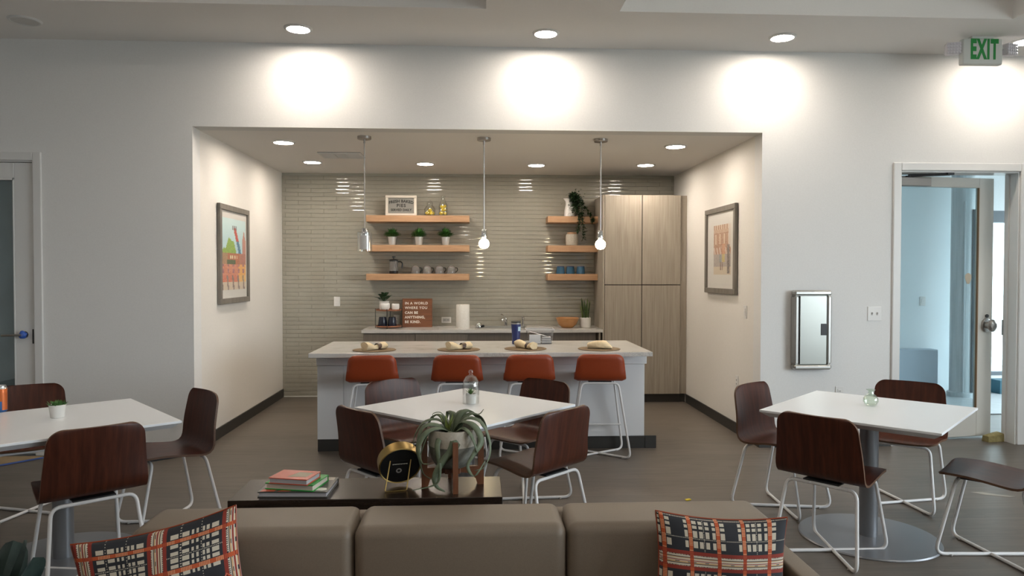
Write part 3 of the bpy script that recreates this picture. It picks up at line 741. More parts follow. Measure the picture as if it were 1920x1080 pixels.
# base units under the back worktop
CB, CT = 8.36, .865
for x0, x1, lb in ((-1.285, -.69, 'taupe base cabinet under the two-tier tray'), (-.69, -.085, 'taupe base cabinet under the letter board and paper towel')):
    t = thing('base_cabinet', lb, 'cabinet', (x0, CB, 0), 0, 'base cabinets'); w_ = x1 - x0
    b = B(); b.box(0, w_, .02, YB - CB - .006, .1, CT - .035); b.build('carcass', 'laminate_dark', t)
    b = B(); b.box(.003, w_ - .003, 0, .019, .66, CT - .05, .0015); b.build('drawer', 'laminate_dark', t)
    b = B(); b.box(.003, w_ - .003, 0, .019, .103, .654, .0015); b.build('door', 'laminate_dark', t)
    b = B(); b.box(0, w_, .05, .06, 0, .1); b.build('toe_kick', 'toe', t)
t = thing('sink_apron', 'dark recessed panel with open knee space below the sink', 'panel', (-.085, CB, 0))
b = B(); b.box(0, 1.50, .06, .08, .62, CT - .035); b.box(0, 1.50, .50, .52, .0, .62); b.build('back_panel', 'laminate_dark', t)
b = B(); b.box(1.525, 1.545, .0, YB - CB - .006, 0, CT - .035); b.build('end_panel', 'laminate', t)
t = thing('back_worktop', 'long pale quartz worktop along the tiled wall', 'worktop', (0, 0, CT))
b = B(); sx0, sx1, sy0, sy1 = .02, .60, 8.47, 8.83
b.box(-1.30, sx0, 8.33, YB - .001, -.035, 0); b.box(sx1, 1.484, 8.33, YB - .001, -.035, 0); b.box(sx0, sx1, 8.33, sy0, -.035, 0); b.box(sx0, sx1, sy1, YB - .001, -.035, 0)
b.build('slab', 'quartz', t)
t = thing('kitchen_sink', 'stainless drop-in sink in the back worktop', 'sink', (.31, 8.65, CT))
b = B(); hx_, hy_ = .285, .175
R = lambda hx, hy, z: [(-hx, -hy, z), (hx, -hy, z), (hx, hy, z), (-hx, hy, z)]
b.loft([R(hx_ + .025, hy_ + .025, .001), R(hx_ + .022, hy_ + .022, .008), R(hx_, hy_, .007), R(hx_ - .012, hy_ - .012, -.16), R(.02, .02, -.165)], cap=False); b.build('basin', 'steel', t)
b = B(); b.lathe([(.001, -.164), (.03, -.162), (.03, -.158), (.001, -.156)], n=14); b.build('drain', 'chrome', t)
t = thing('faucet', 'chrome single-lever faucet behind the sink', 'faucet', (.375, 8.872, CT))
b = B(); b.lathe([(.03, 0), (.03, .008), (.02, .014), (.019, .075), (.022, .085), (.018, .105), (.001, .112)], n=18); b.build('body', 'chrome', t)
b = B(); b.tube(fillet([(0, -.01, .055), (-.03, -.10, .105), (-.045, -.17, .10), (-.046, -.175, .075)], .03), .012, 10); b.build('spout', 'chrome', t)
b = B(); b.tube([(0, 0, .10), (-.045, -.02, .145), (-.058, -.028, .150)], .007, 8, radii=[.009, .006, .009]); b.build('lever', 'chrome', t)
t = thing('soap_dispenser', 'small upright chrome soap pump beside the faucet', 'dispenser', (.585, 8.872, CT))
b = B(); b.lathe([(.022, 0), (.022, .006), (.013, .012), (.013, .075), (.016, .08), (.016, .12), (.001, .124)], n=16); b.build('body', 'chrome', t)
b = B(); b.tube([(0, 0, .112), (-.005, -.05, .115), (-.006, -.062, .105)], .006, 8); b.build('spout', 'chrome', t)
t = thing('sink_strainer', 'shiny metal strainer cup upside down at the sink corner', 'strainer', (.045, 8.56, CT + .008))
b = B(); b.lathe([(.044, 0), (.046, .006), (.036, .010), (.034, .040), (.026, .050), (.008, .052), (.008, .062), (.001, .064)], n=18); b.build('cup', 'chrome', t)
b = B(); b.ball((.048, -.01, .02), .018, .018, .016, 10, 7); b.build('stopper', 'dark_metal', t)

# floating shelves
def shelf(x0, x1, z, lb):
    t = thing('floating_shelf', lb, 'shelf', (x0, 8.70, z), 0, 'pine floating shelves')
    b = B(); b.box(0, x1 - x0, 0, YB - 8.70 - .002, -.078, 0, .002); b.build('board', 'pine', t)
ZS = (2.208, 1.854, 1.510)
for z, a, c in ((ZS[0], 'long pine shelf holding the pies sign and lemon jars', 'short pine shelf holding the white pitcher'),
                (ZS[1], 'long pine shelf holding three herb pots', 'short pine shelf holding the speckled canister'),
                (ZS[2], 'long pine shelf holding the french press and mugs', 'short pine shelf holding three blue tumblers')):
    shelf(-1.300, -.070, z, a); shelf(.875, 1.484, z, c)
# pies sign
t = thing('pies_sign', 'whitewashed framed sign reading FRESH BAKED PIES SERVED DAILY', 'sign', (-.893, 8.80, ZS[0]), 0)
b = B(); wq, hq = .187, .246
for a in ((-wq, wq, 0, .030), (-wq, wq, hq - .030, hq), (-wq, -wq + .034, .030, hq - .030), (wq - .034, wq, .030, hq - .030)): b.box(a[0], a[1], -.02, .02, a[2], a[3], .003)
b.build('frame', 'sign_white', t)
b = B(); b.box(-wq + .03, wq - .03, -.002, .012, .026, hq - .026); b.build('board', 'sign_grey', t)
put_text('lettering', T['fresh'], 'letters_black', t, (0, -.003, .176)); put_text('lettering', T['pies'], 'letters_black', t, (0, -.003, .123)); put_text('lettering', T['served'], 'letters_black', t, (0, -.003, .071))
# lemon jars
t = thing('glass_jar', 'short wide clear jar holding a few lemons on the top shelf', 'jar', (-.548, 8.80, ZS[0]))
b = B(); b.lathe([(.055, .002), (.066, .006), (.068, .085), (.050, .115), (.036, .125), (.036, .150), (.040, .152), (.040, .158), (.033, .158), (.033, .125), (.047, .112), (.064, .083), (.062, .010), (.001, .009)], n=28, cap=True); b.build('body', 'glass', t)
b = B(); b.lathe([(.034, .159), (.036, .165), (.020, .178), (.006, .182), (.010, .192), (.001, .198)], n=20); b.build('stopper', 'thick_glass', t)
t = thing('glass_bottle', 'tall clear bottle half full of lemons on the top shelf', 'bottle', (-.388, 8.80, ZS[0]))
b = B(); b.lathe([(.045, .001), (.053, .006), (.053, .135), (.036, .170), (.024, .195), (.024, .235), (.029, .238), (.029, .246), (.020, .246), (.020, .195), (.032, .168), (.049, .133), (.049, .010), (.001, .009)], n=28); b.build('body', 'glass', t)
def lemon(x, y, z, r, lb):
    t = thing('lemon', lb, 'lemon', (x, y, z), random.uniform(0, 3), 'lemons in the glass jars')
    b = B(); b.lathe([(.001, -1.22 * r), (.25 * r, -1.1 * r), (.62 * r, -.78 * r), (.95 * r, -.2 * r), (.95 * r, .2 * r), (.62 * r, .78 * r), (.22 * r, 1.12 * r), (.001, 1.28 * r)], n=14)
    rt = Matrix.Rotation(random.uniform(.9, 1.6), 3, 'Y')
    for v_ in b.bm.verts: v_.co = rt @ v_.co
    b.build('peel', 'lemon', t)
for q in range(5):
    a = q * 2 * PI / 4 + .5
    if q < 4: lemon(-.548 + .034 * math.cos(a), 8.80 + .034 * math.sin(a), ZS[0] + .034, .0235, ('lemon at the back of the short wide jar toward the tall bottle', 'lemon at the back of the short wide jar toward the pies sign', 'front lemon in the short wide jar toward the pies sign', 'front lemon in the short wide jar toward the tall bottle')[q])
    else: lemon(-.546, 8.80, ZS[0] + .072, .0235, 'lemon topping the heap in the short wide jar')
for q, (dx, dy, dz) in enumerate(((-.022, -.01, .034), (.022, .010, .034), (-.004, -.020, .075), (.012, .022, .078), (-.016, -.006, .112), (.019, -.004, .116))):
    lemon(-.388 + dx, 8.80 + dy, ZS[0] + dz, .021, ('lowest lemon in the tall bottle on the short-jar side', 'lowest lemon in the tall bottle on the open-tile side', 'front lemon at mid height in the tall bottle', 'rear lemon at mid height in the tall bottle', 'topmost lemon in the tall bottle on the short-jar side', 'topmost lemon in the tall bottle on the open-tile side')[q])
# herb pots
def herb(x, lb):
    t = thing('herb_pot', lb, 'plant', (x, 8.81, ZS[1]), 0, 'herb pots on the middle shelf')
    b = B(); b.lathe([(.036, 0), (.040, .006), (.049, .094), (.053, .096), (.053, .102), (.047, .102), (.046, .085), (.001, .085)], n=28); b.build('pot', 'galv', t)
    b = B()
    for k in range(230):
        a, rr_ = random.uniform(0, 2 * PI), random.random() ** .5
        tilt = rr_ * 1.15; ln = random.uniform(.085, .125) * (1 - .18 * rr_)
        d = Vector((math.sin(tilt) * math.cos(a), math.sin(tilt) * math.sin(a), math.cos(tilt)))
        base = Vector((.03 * rr_ * math.cos(a), .03 * rr_ * math.sin(a), .088 + random.uniform(0, .03))); mid = base + d * ln * .6; tip = base + d * ln + Vector((0, 0, -.02 * rr_))
        b.ribbon([base, mid, tip], [.007, .018, .004])
    o = b.build('foliage', 'leaf_herb', t, recalc=False); o['kind'] = 'stuff'
herb(-1.003, 'green herb in a small steel pot under the pies sign'); herb(-.682, 'green herb in the middle one of three small steel pots'); herb(-.361, 'green herb in a small steel pot under the tall lemon bottle')
# french press and mugs
t = thing('french_press', 'glass french press with black lid and handle on the low shelf', 'coffee maker', (-.985, 8.81, ZS[2]))
b = B(); b.lathe([(.050, .030), (.050, .150), (.052, .155), (.047, .155), (.047, .032), (.001, .031)], n=26); b.build('beaker', 'grey_glass', t)
b = B(); b.lathe([(.052, 0), (.054, .004), (.054, .034), (.051, .036), (.001, .036)], n=26); b.build('base', 'black', t)
b = B(); b.lathe([(.054, .152), (.055, .165), (.040, .174), (.008, .178), (.006, .195), (.020, .197), (.020, .209), (.001, .212)], n=24); b.build('lid', 'black', t)
b = B(); b.tube(fillet([(.05, 0, .145), (.085, 0, .150), (.105, 0, .125), (.098, 0, .065)], .03), .008, 8); b.build('handle', 'black', t)
b = B()
for a in (.5, 2.1, 3.7, 5.3): b.tube([(.0515 * math.cos(a), .0515 * math.sin(a), .03), (.0515 * math.cos(a), .0515 * math.sin(a), .155)], .003, 6)
b.build('cage', 'steel', t)
def mug(x, lb):
    t = thing('glass_mug', lb, 'mug', (x, 8.80, ZS[2]), -.15, 'smoked glass mugs on the low shelf')
    b = B(); b.lathe([(.052, .001), (.053, .030), (.050, .060), (.042, .082), (.026, .096), (.001, .099)], n=26); b.build('body', 'grey_glass', t)
    b = B(); b.tube(fillet([(.046, 0, .072), (.074, 0, .074), (.078, 0, .040), (.052, 0, .016)], .018), .0055, 8); b.build('handle', 'wire_black', t)
for x, lb in zip((-.722, -.581, -.433, -.291), ('upturned smoked glass mug closest to the french press', 'second upturned smoked glass mug from the french press', 'third upturned smoked glass mug from the french press', 'upturned smoked glass mug farthest from the french press')): mug(x, lb)
# pitcher with trailing vine, canister, tumblers
t = thing('pitcher', 'tall white pitcher on the short top shelf', 'pitcher', (1.150, 8.82, ZS[0]))
b = B(); b.lathe([(.062, 0), (.066, .006), (.060, .08), (.046, .150), (.040, .185), (.050, .225), (.046, .225), (.036, .185), (.001, .14)], n=26)
for v_ in b.bm.verts:
    if v_.co.z > .17 and v_.co.x < -.02: v_.co.x -= .028 * (v_.co.z - .17) / .055
b.build('body', 'ceramic', t)
b = B(); b.tube(fillet([(.045, 0, .21), (.09, 0, .205), (.095, 0, .09), (.062, 0, .06)], .03), .007, 8); b.build('handle', 'ceramic', t)
t = thing('trailing_vine', 'dark green vine spilling from the white pitcher over two shelves', 'plant', (1.165, 8.80, ZS[0] + .2))
b = B(); bl = B()
def leafy(b_, p, d, size):
    s_ = d.cross(Vector((0, 0, 1)));  s_ = s_.normalized() if s_.length > .01 else Vector((1, 0, 0))
    b_.ribbon([p, p + d * size * .5, p + d * size], [size * .15, size * .55, size * .08], side=s_)
vines = [[(0, 0, .02), (.04, -.05, .06), (.085, -.10, .0), (.115, -.125, -.12), (.125, -.13, -.24), (.145, -.13, -.36), (.14, -.12, -.47)],
         [(0, 0, .02), (.06, -.06, .05), (.12, -.10, -.04), (.10, -.12, -.2), (.075, -.125, -.33), (.07, -.12, -.38)],
         [(0, 0, .02), (.07, -.04, .04), (.14, -.07, -.06), (.20, -.11, -.15), (.245, -.125, -.23), (.25, -.13, -.26)],
         [(0, 0, .02), (.02, -.06, .05), (.04, -.10, -.03), (.06, -.125, -.12), (.09, -.13, -.22)],
         [(0, 0, .0), (.03, -.01, .08), (.06, -.02, .05), (.09, -.04, -.05)], [(0, 0, 0), (0, -.03, .07), (.02, -.07, .0), (.03, -.10, -.1)]]
for vn in vines:
    c = catmull(vn, 22); bl.tube(c, .002, 5)
    for i, p in enumerate(c):
        for q in range(8):
            d = Vector((random.uniform(-1, 1), random.uniform(-1, .3), random.uniform(-.9, .5))).normalized(); leafy(b, p + d * .006, d, random.uniform(.026, .042))
for k in range(320):
    p = Vector((random.gauss(.048, .042), random.gauss(-.055, .03), random.gauss(-.03, .065))); p.y = max(p.y, -.13); d = Vector((random.uniform(-1, 1), random.uniform(-1, .4), random.uniform(-.8, .6))).normalized(); leafy(b, p, d, random.uniform(.024, .036))
bl.build('stems', 'leaf_dark', t); o = b.build('foliage', 'leaf_dark', t, recalc=False); o['kind'] = 'stuff'
t = thing('canister', 'speckled stoneware canister with wood lid beside the hanging vine', 'canister', (1.185, 8.83, ZS[1]))
b = B(); b.lathe([(.070, 0), (.077, .008), (.078, .12), (.070, .142), (.001, .143)], n=28); b.build('jar', 'pot_cream', t)
b = B(); b.lathe([(.058, .143), (.060, .146), (.060, .160), (.056, .164), (.001, .164)], n=24); b.build('lid', 'pine', t)
for x, lb in ((1.042, 'blue tumbler at the open end of the short low shelf'), (1.163, 'middle one of three blue tumblers'), (1.290, 'blue tumbler closest to the tall cabinet')):
    t = thing('blue_tumbler', lb, 'tumbler', (x, 8.81, ZS[2]), 0, 'blue tumblers on the short low shelf')
    b = B(); b.lathe([(.052, 0), (.054, .003), (.050, .05), (.044, .088), (.040, .092), (.001, .092)], n=24); b.build('cup', 'blue_glass', t)
    b = B(); b.lathe([(.045, .0855), (.0462, .087), (.0445, .0935), (.0425, .0935), (.0425, .0855)], n=24, cap=False); b.build('foot_ring', 'navy', t, label='darker blue ring round the upturned base')
# worktop: tray stand, letter board, towel, bowl, snake plant
t = thing('tiered_tray', 'two-tier wooden tray stand with black wire frame on the back worktop', 'tray', (-1.030, 8.66, CT))
for z in (.012, .205):
    b = B(); b.lathe([(.140, 0), (.153, .004), (.155, .020), (.148, .020), (.145, .010), (.001, .009)], (0, 0, z), 32); b.build('tray', 'copper_tray', t)
for a in (0, PI / 2, PI, 3 * PI / 2):
    b = B(); b.tube([(.156 * math.cos(a), .156 * math.sin(a), .0), (.156 * math.cos(a), .156 * math.sin(a), .232)], .0035, 6); b.build('wire_post', 'wire_black', t)
t = thing('potted_plant', 'leafy dark plant in a white pot on the upper tray', 'plant', (-1.088, 8.70, CT + .2145))
b = B(); b.lathe([(.040, 0), (.055, .004), (.060, .10), (.062, .104), (.056, .104), (.054, .09), (.001, .088)], n=24); b.build('pot', 'ceramic', t)
for k in range(24):
    a = k * 2.4; ti = .25 + 1.0 * ((k % 5) / 5); d = Vector((math.cos(a) * math.sin(ti), math.sin(a) * math.sin(ti), math.cos(ti)))
    b = B(); p0 = Vector((0, 0, .088)); p1 = p0 + d * random.uniform(.05, .08); s_ = d.cross(Vector((0, 0, 1))).normalized()
    b.ribbon([p0, p1, p1 + d * .025 + Vector((0, 0, .008)), p1 + d * .05, p1 + d * .068 - Vector((0, 0, .012))], [.004, .012, .052, .046, .005], side=s_, fold=.08); b.build('leaf', 'leaf_dark', t, recalc=False)
for x, y, lb, rr_, hh in ((-1.060, 8.57, 'round white bowl in front of the white plant pot on the upper tray', .056, .082), (-.945, 8.63, 'small white cup alone on the upper tray', .046, .075)):
    t = thing('white_cup', lb, 'cup', (x, y, CT + .2145), 0)
    b = B(); b.lathe([(.030, 0), (.040, .003), (rr_, .03), (rr_, hh - .01), (rr_ - .004, hh), (rr_ - .009, hh), (rr_ - .008, .03), (.001, .012)], n=24); b.build('cup', 'ceramic', t)
for x, lb in ((-1.098, 'upturned navy mug on the lower tray under the leafy plant'), (-.985, 'upturned navy mug on the lower tray under the small white cup')):
    t = thing('navy_mug', lb, 'mug', (x, 8.635, CT + .0215), 0, 'navy mugs on the lower tray')
    b = B(); b.lathe([(.053, 0), (.055, .004), (.048, .07), (.042, .108), (.038, .112), (.001, .112)], n=24); b.build('body', 'navy_ceramic', t)
    b = B(); b.tube(fillet([(0, .045, .095), (0, .08, .09), (0, .085, .04), (0, .053, .03)], .02), .006, 8); b.build('handle', 'navy_ceramic', t)
t = thing('letter_board', 'brown wooden board reading IN A WORLD WHERE YOU CAN BE ANYTHING, BE KIND.', 'sign', (-.700, 8.78, CT), .02); t.rotation_euler = (-.09, 0, .02)
b = B(); b.box(-.179, .179, -.010, .016, 0, .345, .003); b.build('board', 'walnut_sign', t)
b = B(); b.box(-.179, .179, -.014, -.010, .333, .345, .001); b.box(-.179, .179, -.014, -.010, 0, .010, .001); b.box(-.179, -.170, -.014, -.010, .01, .333, .001); b.box(.170, .179, -.014, -.010, .01, .333, .001); b.build('edge_rim', 'walnut_sign', t)
for k, z in zip(('l1', 'l2', 'l3', 'l4', 'l5'), (.287, .232, .173, .118, .062)): put_text('lettering', T[k], 'letters_white', t, (-.150, -.011, z))
t = thing('paper_towel_roll', 'white paper towel roll standing on the back worktop', 'paper towel', (-.148, 8.60, CT))
b = B(); b.lathe([(.022, 0), (.078, 0), (.079, .003), (.079, .277), (.078, .28), (.022, .28)], n=36, cap=False); b.build('roll', 'towel', t)
b = B(); b.lathe([(.018, .002), (.0215, .002), (.0215, .279), (.018, .279)], n=20, cap=False); b.build('core', 'kraft', t)
t = thing('wooden_bowl', 'round bamboo bowl on the back worktop beside the snake plant', 'bowl', (1.105, 8.62, CT))
b = B(); b.lathe([(.060, 0), (.068, .004), (.110, .045), (.140, .118), (.136, .121), (.105, .05), (.06, .012), (.001, .010)], n=36); b.build('bowl', 'bowl', t)
t = thing('snake_plant', 'snake plant in a white cylinder pot beside the bamboo bowl', 'plant', (1.330, 8.66, CT))
b = B(); b.lathe([(.058, 0), (.062, .003), (.064, .118), (.060, .120), (.058, .108), (.001, .106)], n=28); b.build('pot', 'ceramic', t)
for k in range(13):
    a = k * 2.4; r0 = .012 + .028 * ((k * 5) % 7) / 7; hh = random.uniform(.15, .27); bx, by = r0 * math.cos(a), r0 * math.sin(a); ox, oy = bx * 1.2 + random.uniform(-.01, .01), by * .8
    b = B(); b.ribbon([(bx, by, .10), (bx + ox * .3, by + oy * .3, .10 + hh * .5), (bx + ox * .8, by + oy * .8, .10 + hh * .85), (bx + ox, by + oy, .10 + hh)], [.016, .024, .018, .002], side=(math.cos(a + 1), math.sin(a + 1), 0), fold=.2)
    b.build('leaf', 'leaf_snake' if k % 4 else 'leaf_lime', t, recalc=False)

# island
t = thing('kitchen_island', 'white painted island with black base under a quartz top', 'island', (0, 0, 0))
b = B(); b.box(-1.333, 1.470, 6.205, 6.94, .105, .828); b.build('body', 'island', t)
b = B(); b.box(-1.338, -1.12, 6.19, 6.205, .105, .73); b.box(-1.345, 1.482, 6.185, 6.205, .735, .828, .002); b.box(1.47, 1.485, 6.19, 6.94, .735, .828, .002); b.build('apron', 'island', t)
b = B(); b.box(-1.118, 1.462, 6.2, 6.2055, .11, .73); b.build('front_panel', 'island', t)
b = B(); b.box(-1.337, 1.475, 6.195, 6.94, 0, .105); b.box(1.475, 1.573, 6.19, 6.20, .0, .108, .001); b.build('base_strip', 'base', t, label='black vinyl base with one end sticking out')
t = thing('island_worktop', 'thick pale quartz worktop with placemats on the island', 'worktop', (.06, 6.45, .864))
b = B(); b.box(-1.415, 1.415, -.515, .525, -.036, 0, .002); b.build('slab', 'quartz', t)
ZI = .864
def placemat(x, y, lb, lbn, rz, kind):
    t = thing('placemat', lb, 'placemat', (x, y, ZI), 0, 'round placemats on the island')
    b = B(); b.lathe([(.001, 0), (.178, 0), (.183, .003), (.180, .006), (.001, .006)], n=44); b.build('mat', 'placemat', t)
    t = thing('napkin', lbn, 'napkin', (x + .005, y - .015, ZI + .0065), rz, 'rolled napkins on the placemats')
    b = B(); rings = []
    for k in range(13):
        u = k / 12; xx = -.105 + .21 * u; rad = .024 + .020 * abs(u - .5) * 2 * (1 if u < .5 else .55) + .003 * math.sin(9 * u)
        if kind: rad = .030 + .012 * math.sin(PI * u) - .018 * max(0, u - .75) * 4
        ring = []
        for q in range(14):
            a = q / 14 * 2 * PI; r_ = rad * (1 + .10 * math.sin(3 * a + 5 * u) + .06 * math.sin(5 * a - 7 * u)); ring.append((xx, r_ * math.cos(a) * 1.15, max(0, rad * .78 + r_ * math.sin(a) * .85)))
        rings.append(ring)
    b.loft(rings); b.build('cloth', 'napkin', t, smooth=60)
    b = B(); b.loft([[(x_, .033 * math.cos(a) * 1.05, max(.0, .022 + .030 * math.sin(a))) for a in [q / 18 * 2 * PI for q in range(18)]] for x_ in (.018, .03, .045, .056)], cap=False); b.build('napkin_ring', 'napkin_ring', t)
placemat(-.855, 6.175, 'round woven placemat before the stool by the town-picture end of the island', 'rolled napkin on the placemat nearest the island end by the town picture', .75, 0)
placemat(-.141, 6.175, 'round woven placemat second along the island from the town-picture end', 'rolled napkin on the second placemat from the town-picture end', .5, 0)
placemat(.434, 6.225, 'round woven placemat before the blue tumbler and plastic bin', 'rolled napkin with dark ring on the placemat before the blue tumbler', -.95, 0)
placemat(1.068, 6.185, 'round woven placemat at the cabinet end of the island', 'plump rolled napkin on the placemat at the cabinet end', -.35, 1)
t = thing('travel_tumbler', 'tall navy travel tumbler with pale blue sticker on the island', 'tumbler', (.376, 6.66, ZI))
b = B(); b.lathe([(.034, 0), (.036, .003), (.038, .08), (.045, .185), (.001, .185)], n=28); b.build('body', 'navy', t)
b = B(); b.lathe([(.0455, .185), (.046, .187), (.0462, .196), (.001, .197)], n=28); b.build('rim_band', 'steel', t, label='steel rim band')
b = B(); b.lathe([(.045, .197), (.045, .208), (.042, .211), (.001, .211)], n=28); b.build('lid', 'black', t)
b = B(); b.loft([[(.0455 * math.cos(a) * k_, .0455 * math.sin(a) * k_, z) for a in [-1.15 + i * .13 for i in range(8)]] for z, k_ in ((.122, .925), (.162, .975))], closed=False, cap=False); b.build('sticker', 'sticker', t, label='pale blue square sticker', recalc=False)
t = thing('plastic_bin', 'clear plastic bin of papers on the island', 'bin', (.600, 6.72, ZI))
b = B(); R2 = lambda hx, hy, z: [(-hx, -hy, z), (hx, -hy, z), (hx, hy, z), (-hx, hy, z)]
b.loft([R2(.108, .075, 0), R2(.122, .088, .128), R2(.132, .098, .130), R2(.132, .098, .138), R2(.124, .090, .138), R2(.110, .078, .003)], cap=True); b.build('tub', 'plastic_clear', t)
b = B(); b.box(-.132, .132, -.098, -.092, .128, .139, .001); b.box(-.132, .132, .092, .098, .128, .139, .001); b.box(-.132, -.126, -.092, .092, .128, .139, .001); b.box(.126, .132, -.092, .092, .128, .139, .001); b.build('rim', 'frosted', t)
t = thing('paper_pad', 'white paper pad upright inside the clear plastic bin', 'paper', (.552, 6.665, ZI + .004), .03)
b = B(); b.box(-.052, .052, -.006, .006, 0, .082, .001); b.build('sheets', 'paper', t)
t = thing('paper_sheet', 'loose white sheet leaning across the clear plastic bin', 'paper', (.585, 6.72, ZI + .088), .1)
b = B(); b.box(-.08, .085, -.05, .05, 0, .002, rot=Matrix.Rotation(.28, 3, 'Y')); b.build('sheet', 'paper', t)
t = thing('paper_stack', 'stack of grey and white leaflets inside the clear plastic bin', 'paper', (.660, 6.705, ZI + .004), -.03)
b = B()
for k in range(6): b.box(-.044 + .002 * (k % 3), .044 - .003 * (k % 2), -.05, .05, k * .010, k * .010 + .008, mi=k % 2)
b.build('leaflets', ['pages_grey', 'paper'], t)

# ================================================================== CHAIRS, STOOLS, TABLES
def shell(prof, widths, r0, r1, th, dish, n=40, m=14, edge_in=0.0):
    """bent sheet seat: profile swept sideways, rounded corners at both ends; material 1 is the cut edge"""
    fine = catmull(prof, 400); fs = [0]
    for a, b_ in zip(fine, fine[1:]): fs.append(fs[-1] + (b_ - a).length)
    Ltot = fs[-1]; ws = []
    s_ = [r0 * (1 - math.cos(PI / 2 * i / 8)) for i in range(8)] + [r0 + (Ltot - r0 - r1) * i / (n - 16) for i in range(n - 16)] + [Ltot - r1 * math.cos(PI / 2 * (1 - i / 8)) if False else Ltot - r1 + r1 * math.sin(PI / 2 * i / 8) for i in range(9)]
    n = len(s_) - 1
    c = [Vector((float(np.interp(q, fs, [p.x for p in fine])), float(np.interp(q, fs, [p.y for p in fine])), 0)) for q in s_]
    for q in s_:
        w_ = lerp_list([0, .25, .5, .62, 1.0], widths, q / Ltot)
        for rr_, d in ((r0, q), (r1, Ltot - q)):
            if d < rr_: w_ -= rr_ - math.sqrt(max(0, rr_ ** 2 - (rr_ - d) ** 2))
        ws.append(max(w_, .01))
    bm = bmesh.new(); top, bot = [], []
    for i, p in enumerate(c):
        t = (c[min(i + 1, n)] - c[max(i - 1, 0)]).normalized(); nr = Vector((-t.y, t.x))  # toward the sitter
        ra, rb = [], []
        for k in range(m + 1):
            u = -1 + 2 * k / m; q = s_[i] / Ltot
            sm_ = lambda t: (lambda k: k * k * (3 - 2 * k))(min(1, max(0, t))); fw = dish * u * u * sm_((q - .42) / .35); up = .25 * dish * u * u * (1 - sm_((q - .2) / .4))
            base = Vector((u * ws[i], p.x + fw, p.y + up)); h = th / 2
            if edge_in: h = th / 2 * math.sqrt(max(.08, 1 - max(0, (abs(u) - (1 - edge_in)) / edge_in) ** 2)) * math.sqrt(max(.08, 1 - max(0, (abs(2 * q - 1) - .86) / .14) ** 2))
            off = Vector((0, nr.x, nr.y)) * h
            ra.append(bm.verts.new(base - off)); rb.append(bm.verts.new(base + off))
        top.append(ra); bot.append(rb)
    def quad(a, b_, c_, d, mi):
        f = bm.faces.new((a, b_, c_, d)); f.material_index = mi
    for i in range(n):
        for k in range(m):
            quad(top[i][k], top[i][k + 1], top[i + 1][k + 1], top[i + 1][k], 0); quad(bot[i][k], bot[i + 1][k], bot[i + 1][k + 1], bot[i][k + 1], 0)
        quad(top[i][0], top[i + 1][0], bot[i + 1][0], bot[i][0], 1); quad(top[i][m], bot[i][m], bot[i + 1][m], top[i + 1][m], 1)
    for k in range(m):
        quad(top[0][k], bot[0][k], bot[0][k + 1], top[0][k + 1], 1); quad(top[n][k], top[n][k + 1], bot[n][k + 1], bot[n][k], 1)
    o = B(); o.bm.free(); o.bm = bm; return o
def wire_base(t, bar_z, bar_y, bar_x, ft_z, ft_y, ft_x, rear, front, rad, rest=None):
    for sx in (1, -1):
        pts = [(0, bar_y, bar_z), (sx * bar_x, bar_y, bar_z), (sx * rear[0], rear[1], rad), (-sx * front[0], front[1], rad), (-sx * ft_x, ft_y, ft_z), (0, ft_y, ft_z)]
        b = B(); b.tube(fillet(pts, .05, 6), rad, 10, cap=True); b.build('leg_rod', 'white_metal', t, smooth=60)
    b = B(); b.box(-.095, .095, bar_y - .004, ft_y + .004, bar_z + rad - .002, bar_z + rad + .007, .002); b.build('mounting_plate', 'dark_metal', t)
    for sx in (1, -1):
      for u in (.13, .87):
        x, y = sx * (rear[0] * (1 - u) - front[0] * u), rear[1] * (1 - u) + front[1] * u
        b = B(); b.box(x - .012, x + .012, y - .015, y + .015, 0, rad * 1.1, .003); b.build('floor_glide', 'plate_grey', t)
    if rest:
        b = B(); b.tube([(-rest[0], rest[1], rest[2]), (rest[0], rest[1], rest[2])], rad * .8, 8); b.build('footrest', 'white_metal', t)
def chair(label, x, y, th, group):
    t = thing('dining_chair', label, 'chair', (x, y, 0), th, group)
    prof = [(.215, .436), (.190, .447), (.10, .450), (.0, .443), (-.08, .434), (-.140, .432), (-.182, .446), (-.205, .482), (-.216, .54), (-.232, .64), (-.258, .780)]
    b = shell(prof, [.205, .224, .235, .234, .208], .05, .065, .012, .020)
    b.build('seat_shell', ['ply', 'plyedge'], t, smooth=50)
    wire_base(t, .402, -.165, .185, .412, .135, .165, (.222, -.250), (.205, .222), .0095)
    return t
CH = 'walnut shell chairs with white wire bases'
tc, tr, tl = 'white table with the glass dome', 'white table with the green bud vase', 'white table with the soda can'
c0 = chair('walnut chair by the open door side of the vase table, seat angled away', 0, 0, 0, CH)
places = [
 ('walnut chair showing its broad back in front of the vase table, before the grey pedestal', 1.955, 3.83, -.86),
 ('walnut chair on the recess side of the vase table, seen from its front edge-on', 2.00, 4.575, -2.47),
 ('walnut chair behind the vase table, between the table and the open door', 2.83, 4.62, 2.46),
 ('walnut chair pulled out from the vase table, only its seat and legs in view', 2.775, 3.735, .786),
 ('walnut chair behind the round brass clock at the glass-dome table', -.474, 4.125, -.843),
 ('walnut chair with wire legs showing, beside the air plant at the glass-dome table', .336, 4.085, .772),
 ('walnut chair with a pale sheen behind the glass-dome table, below the first orange stool', -.434, 4.85, -2.50),
 ('walnut chair behind the glass-dome table, below the third orange stool', .322, 4.81, 2.355),
 ('walnut chair with its big dark back at the near edge of the soda-can table', -1.97, 3.75, .697),
 ('walnut chair seen in profile at the soda-can table, before the recess corner', -1.875, 4.465, 2.32),
 ('walnut chair on the closed-door side behind the soda-can table', -2.83, 4.70, -2.60),
 ('walnut chair almost out of view at the cut-off side of the soda-can table', -2.915, 3.72, -.80)]
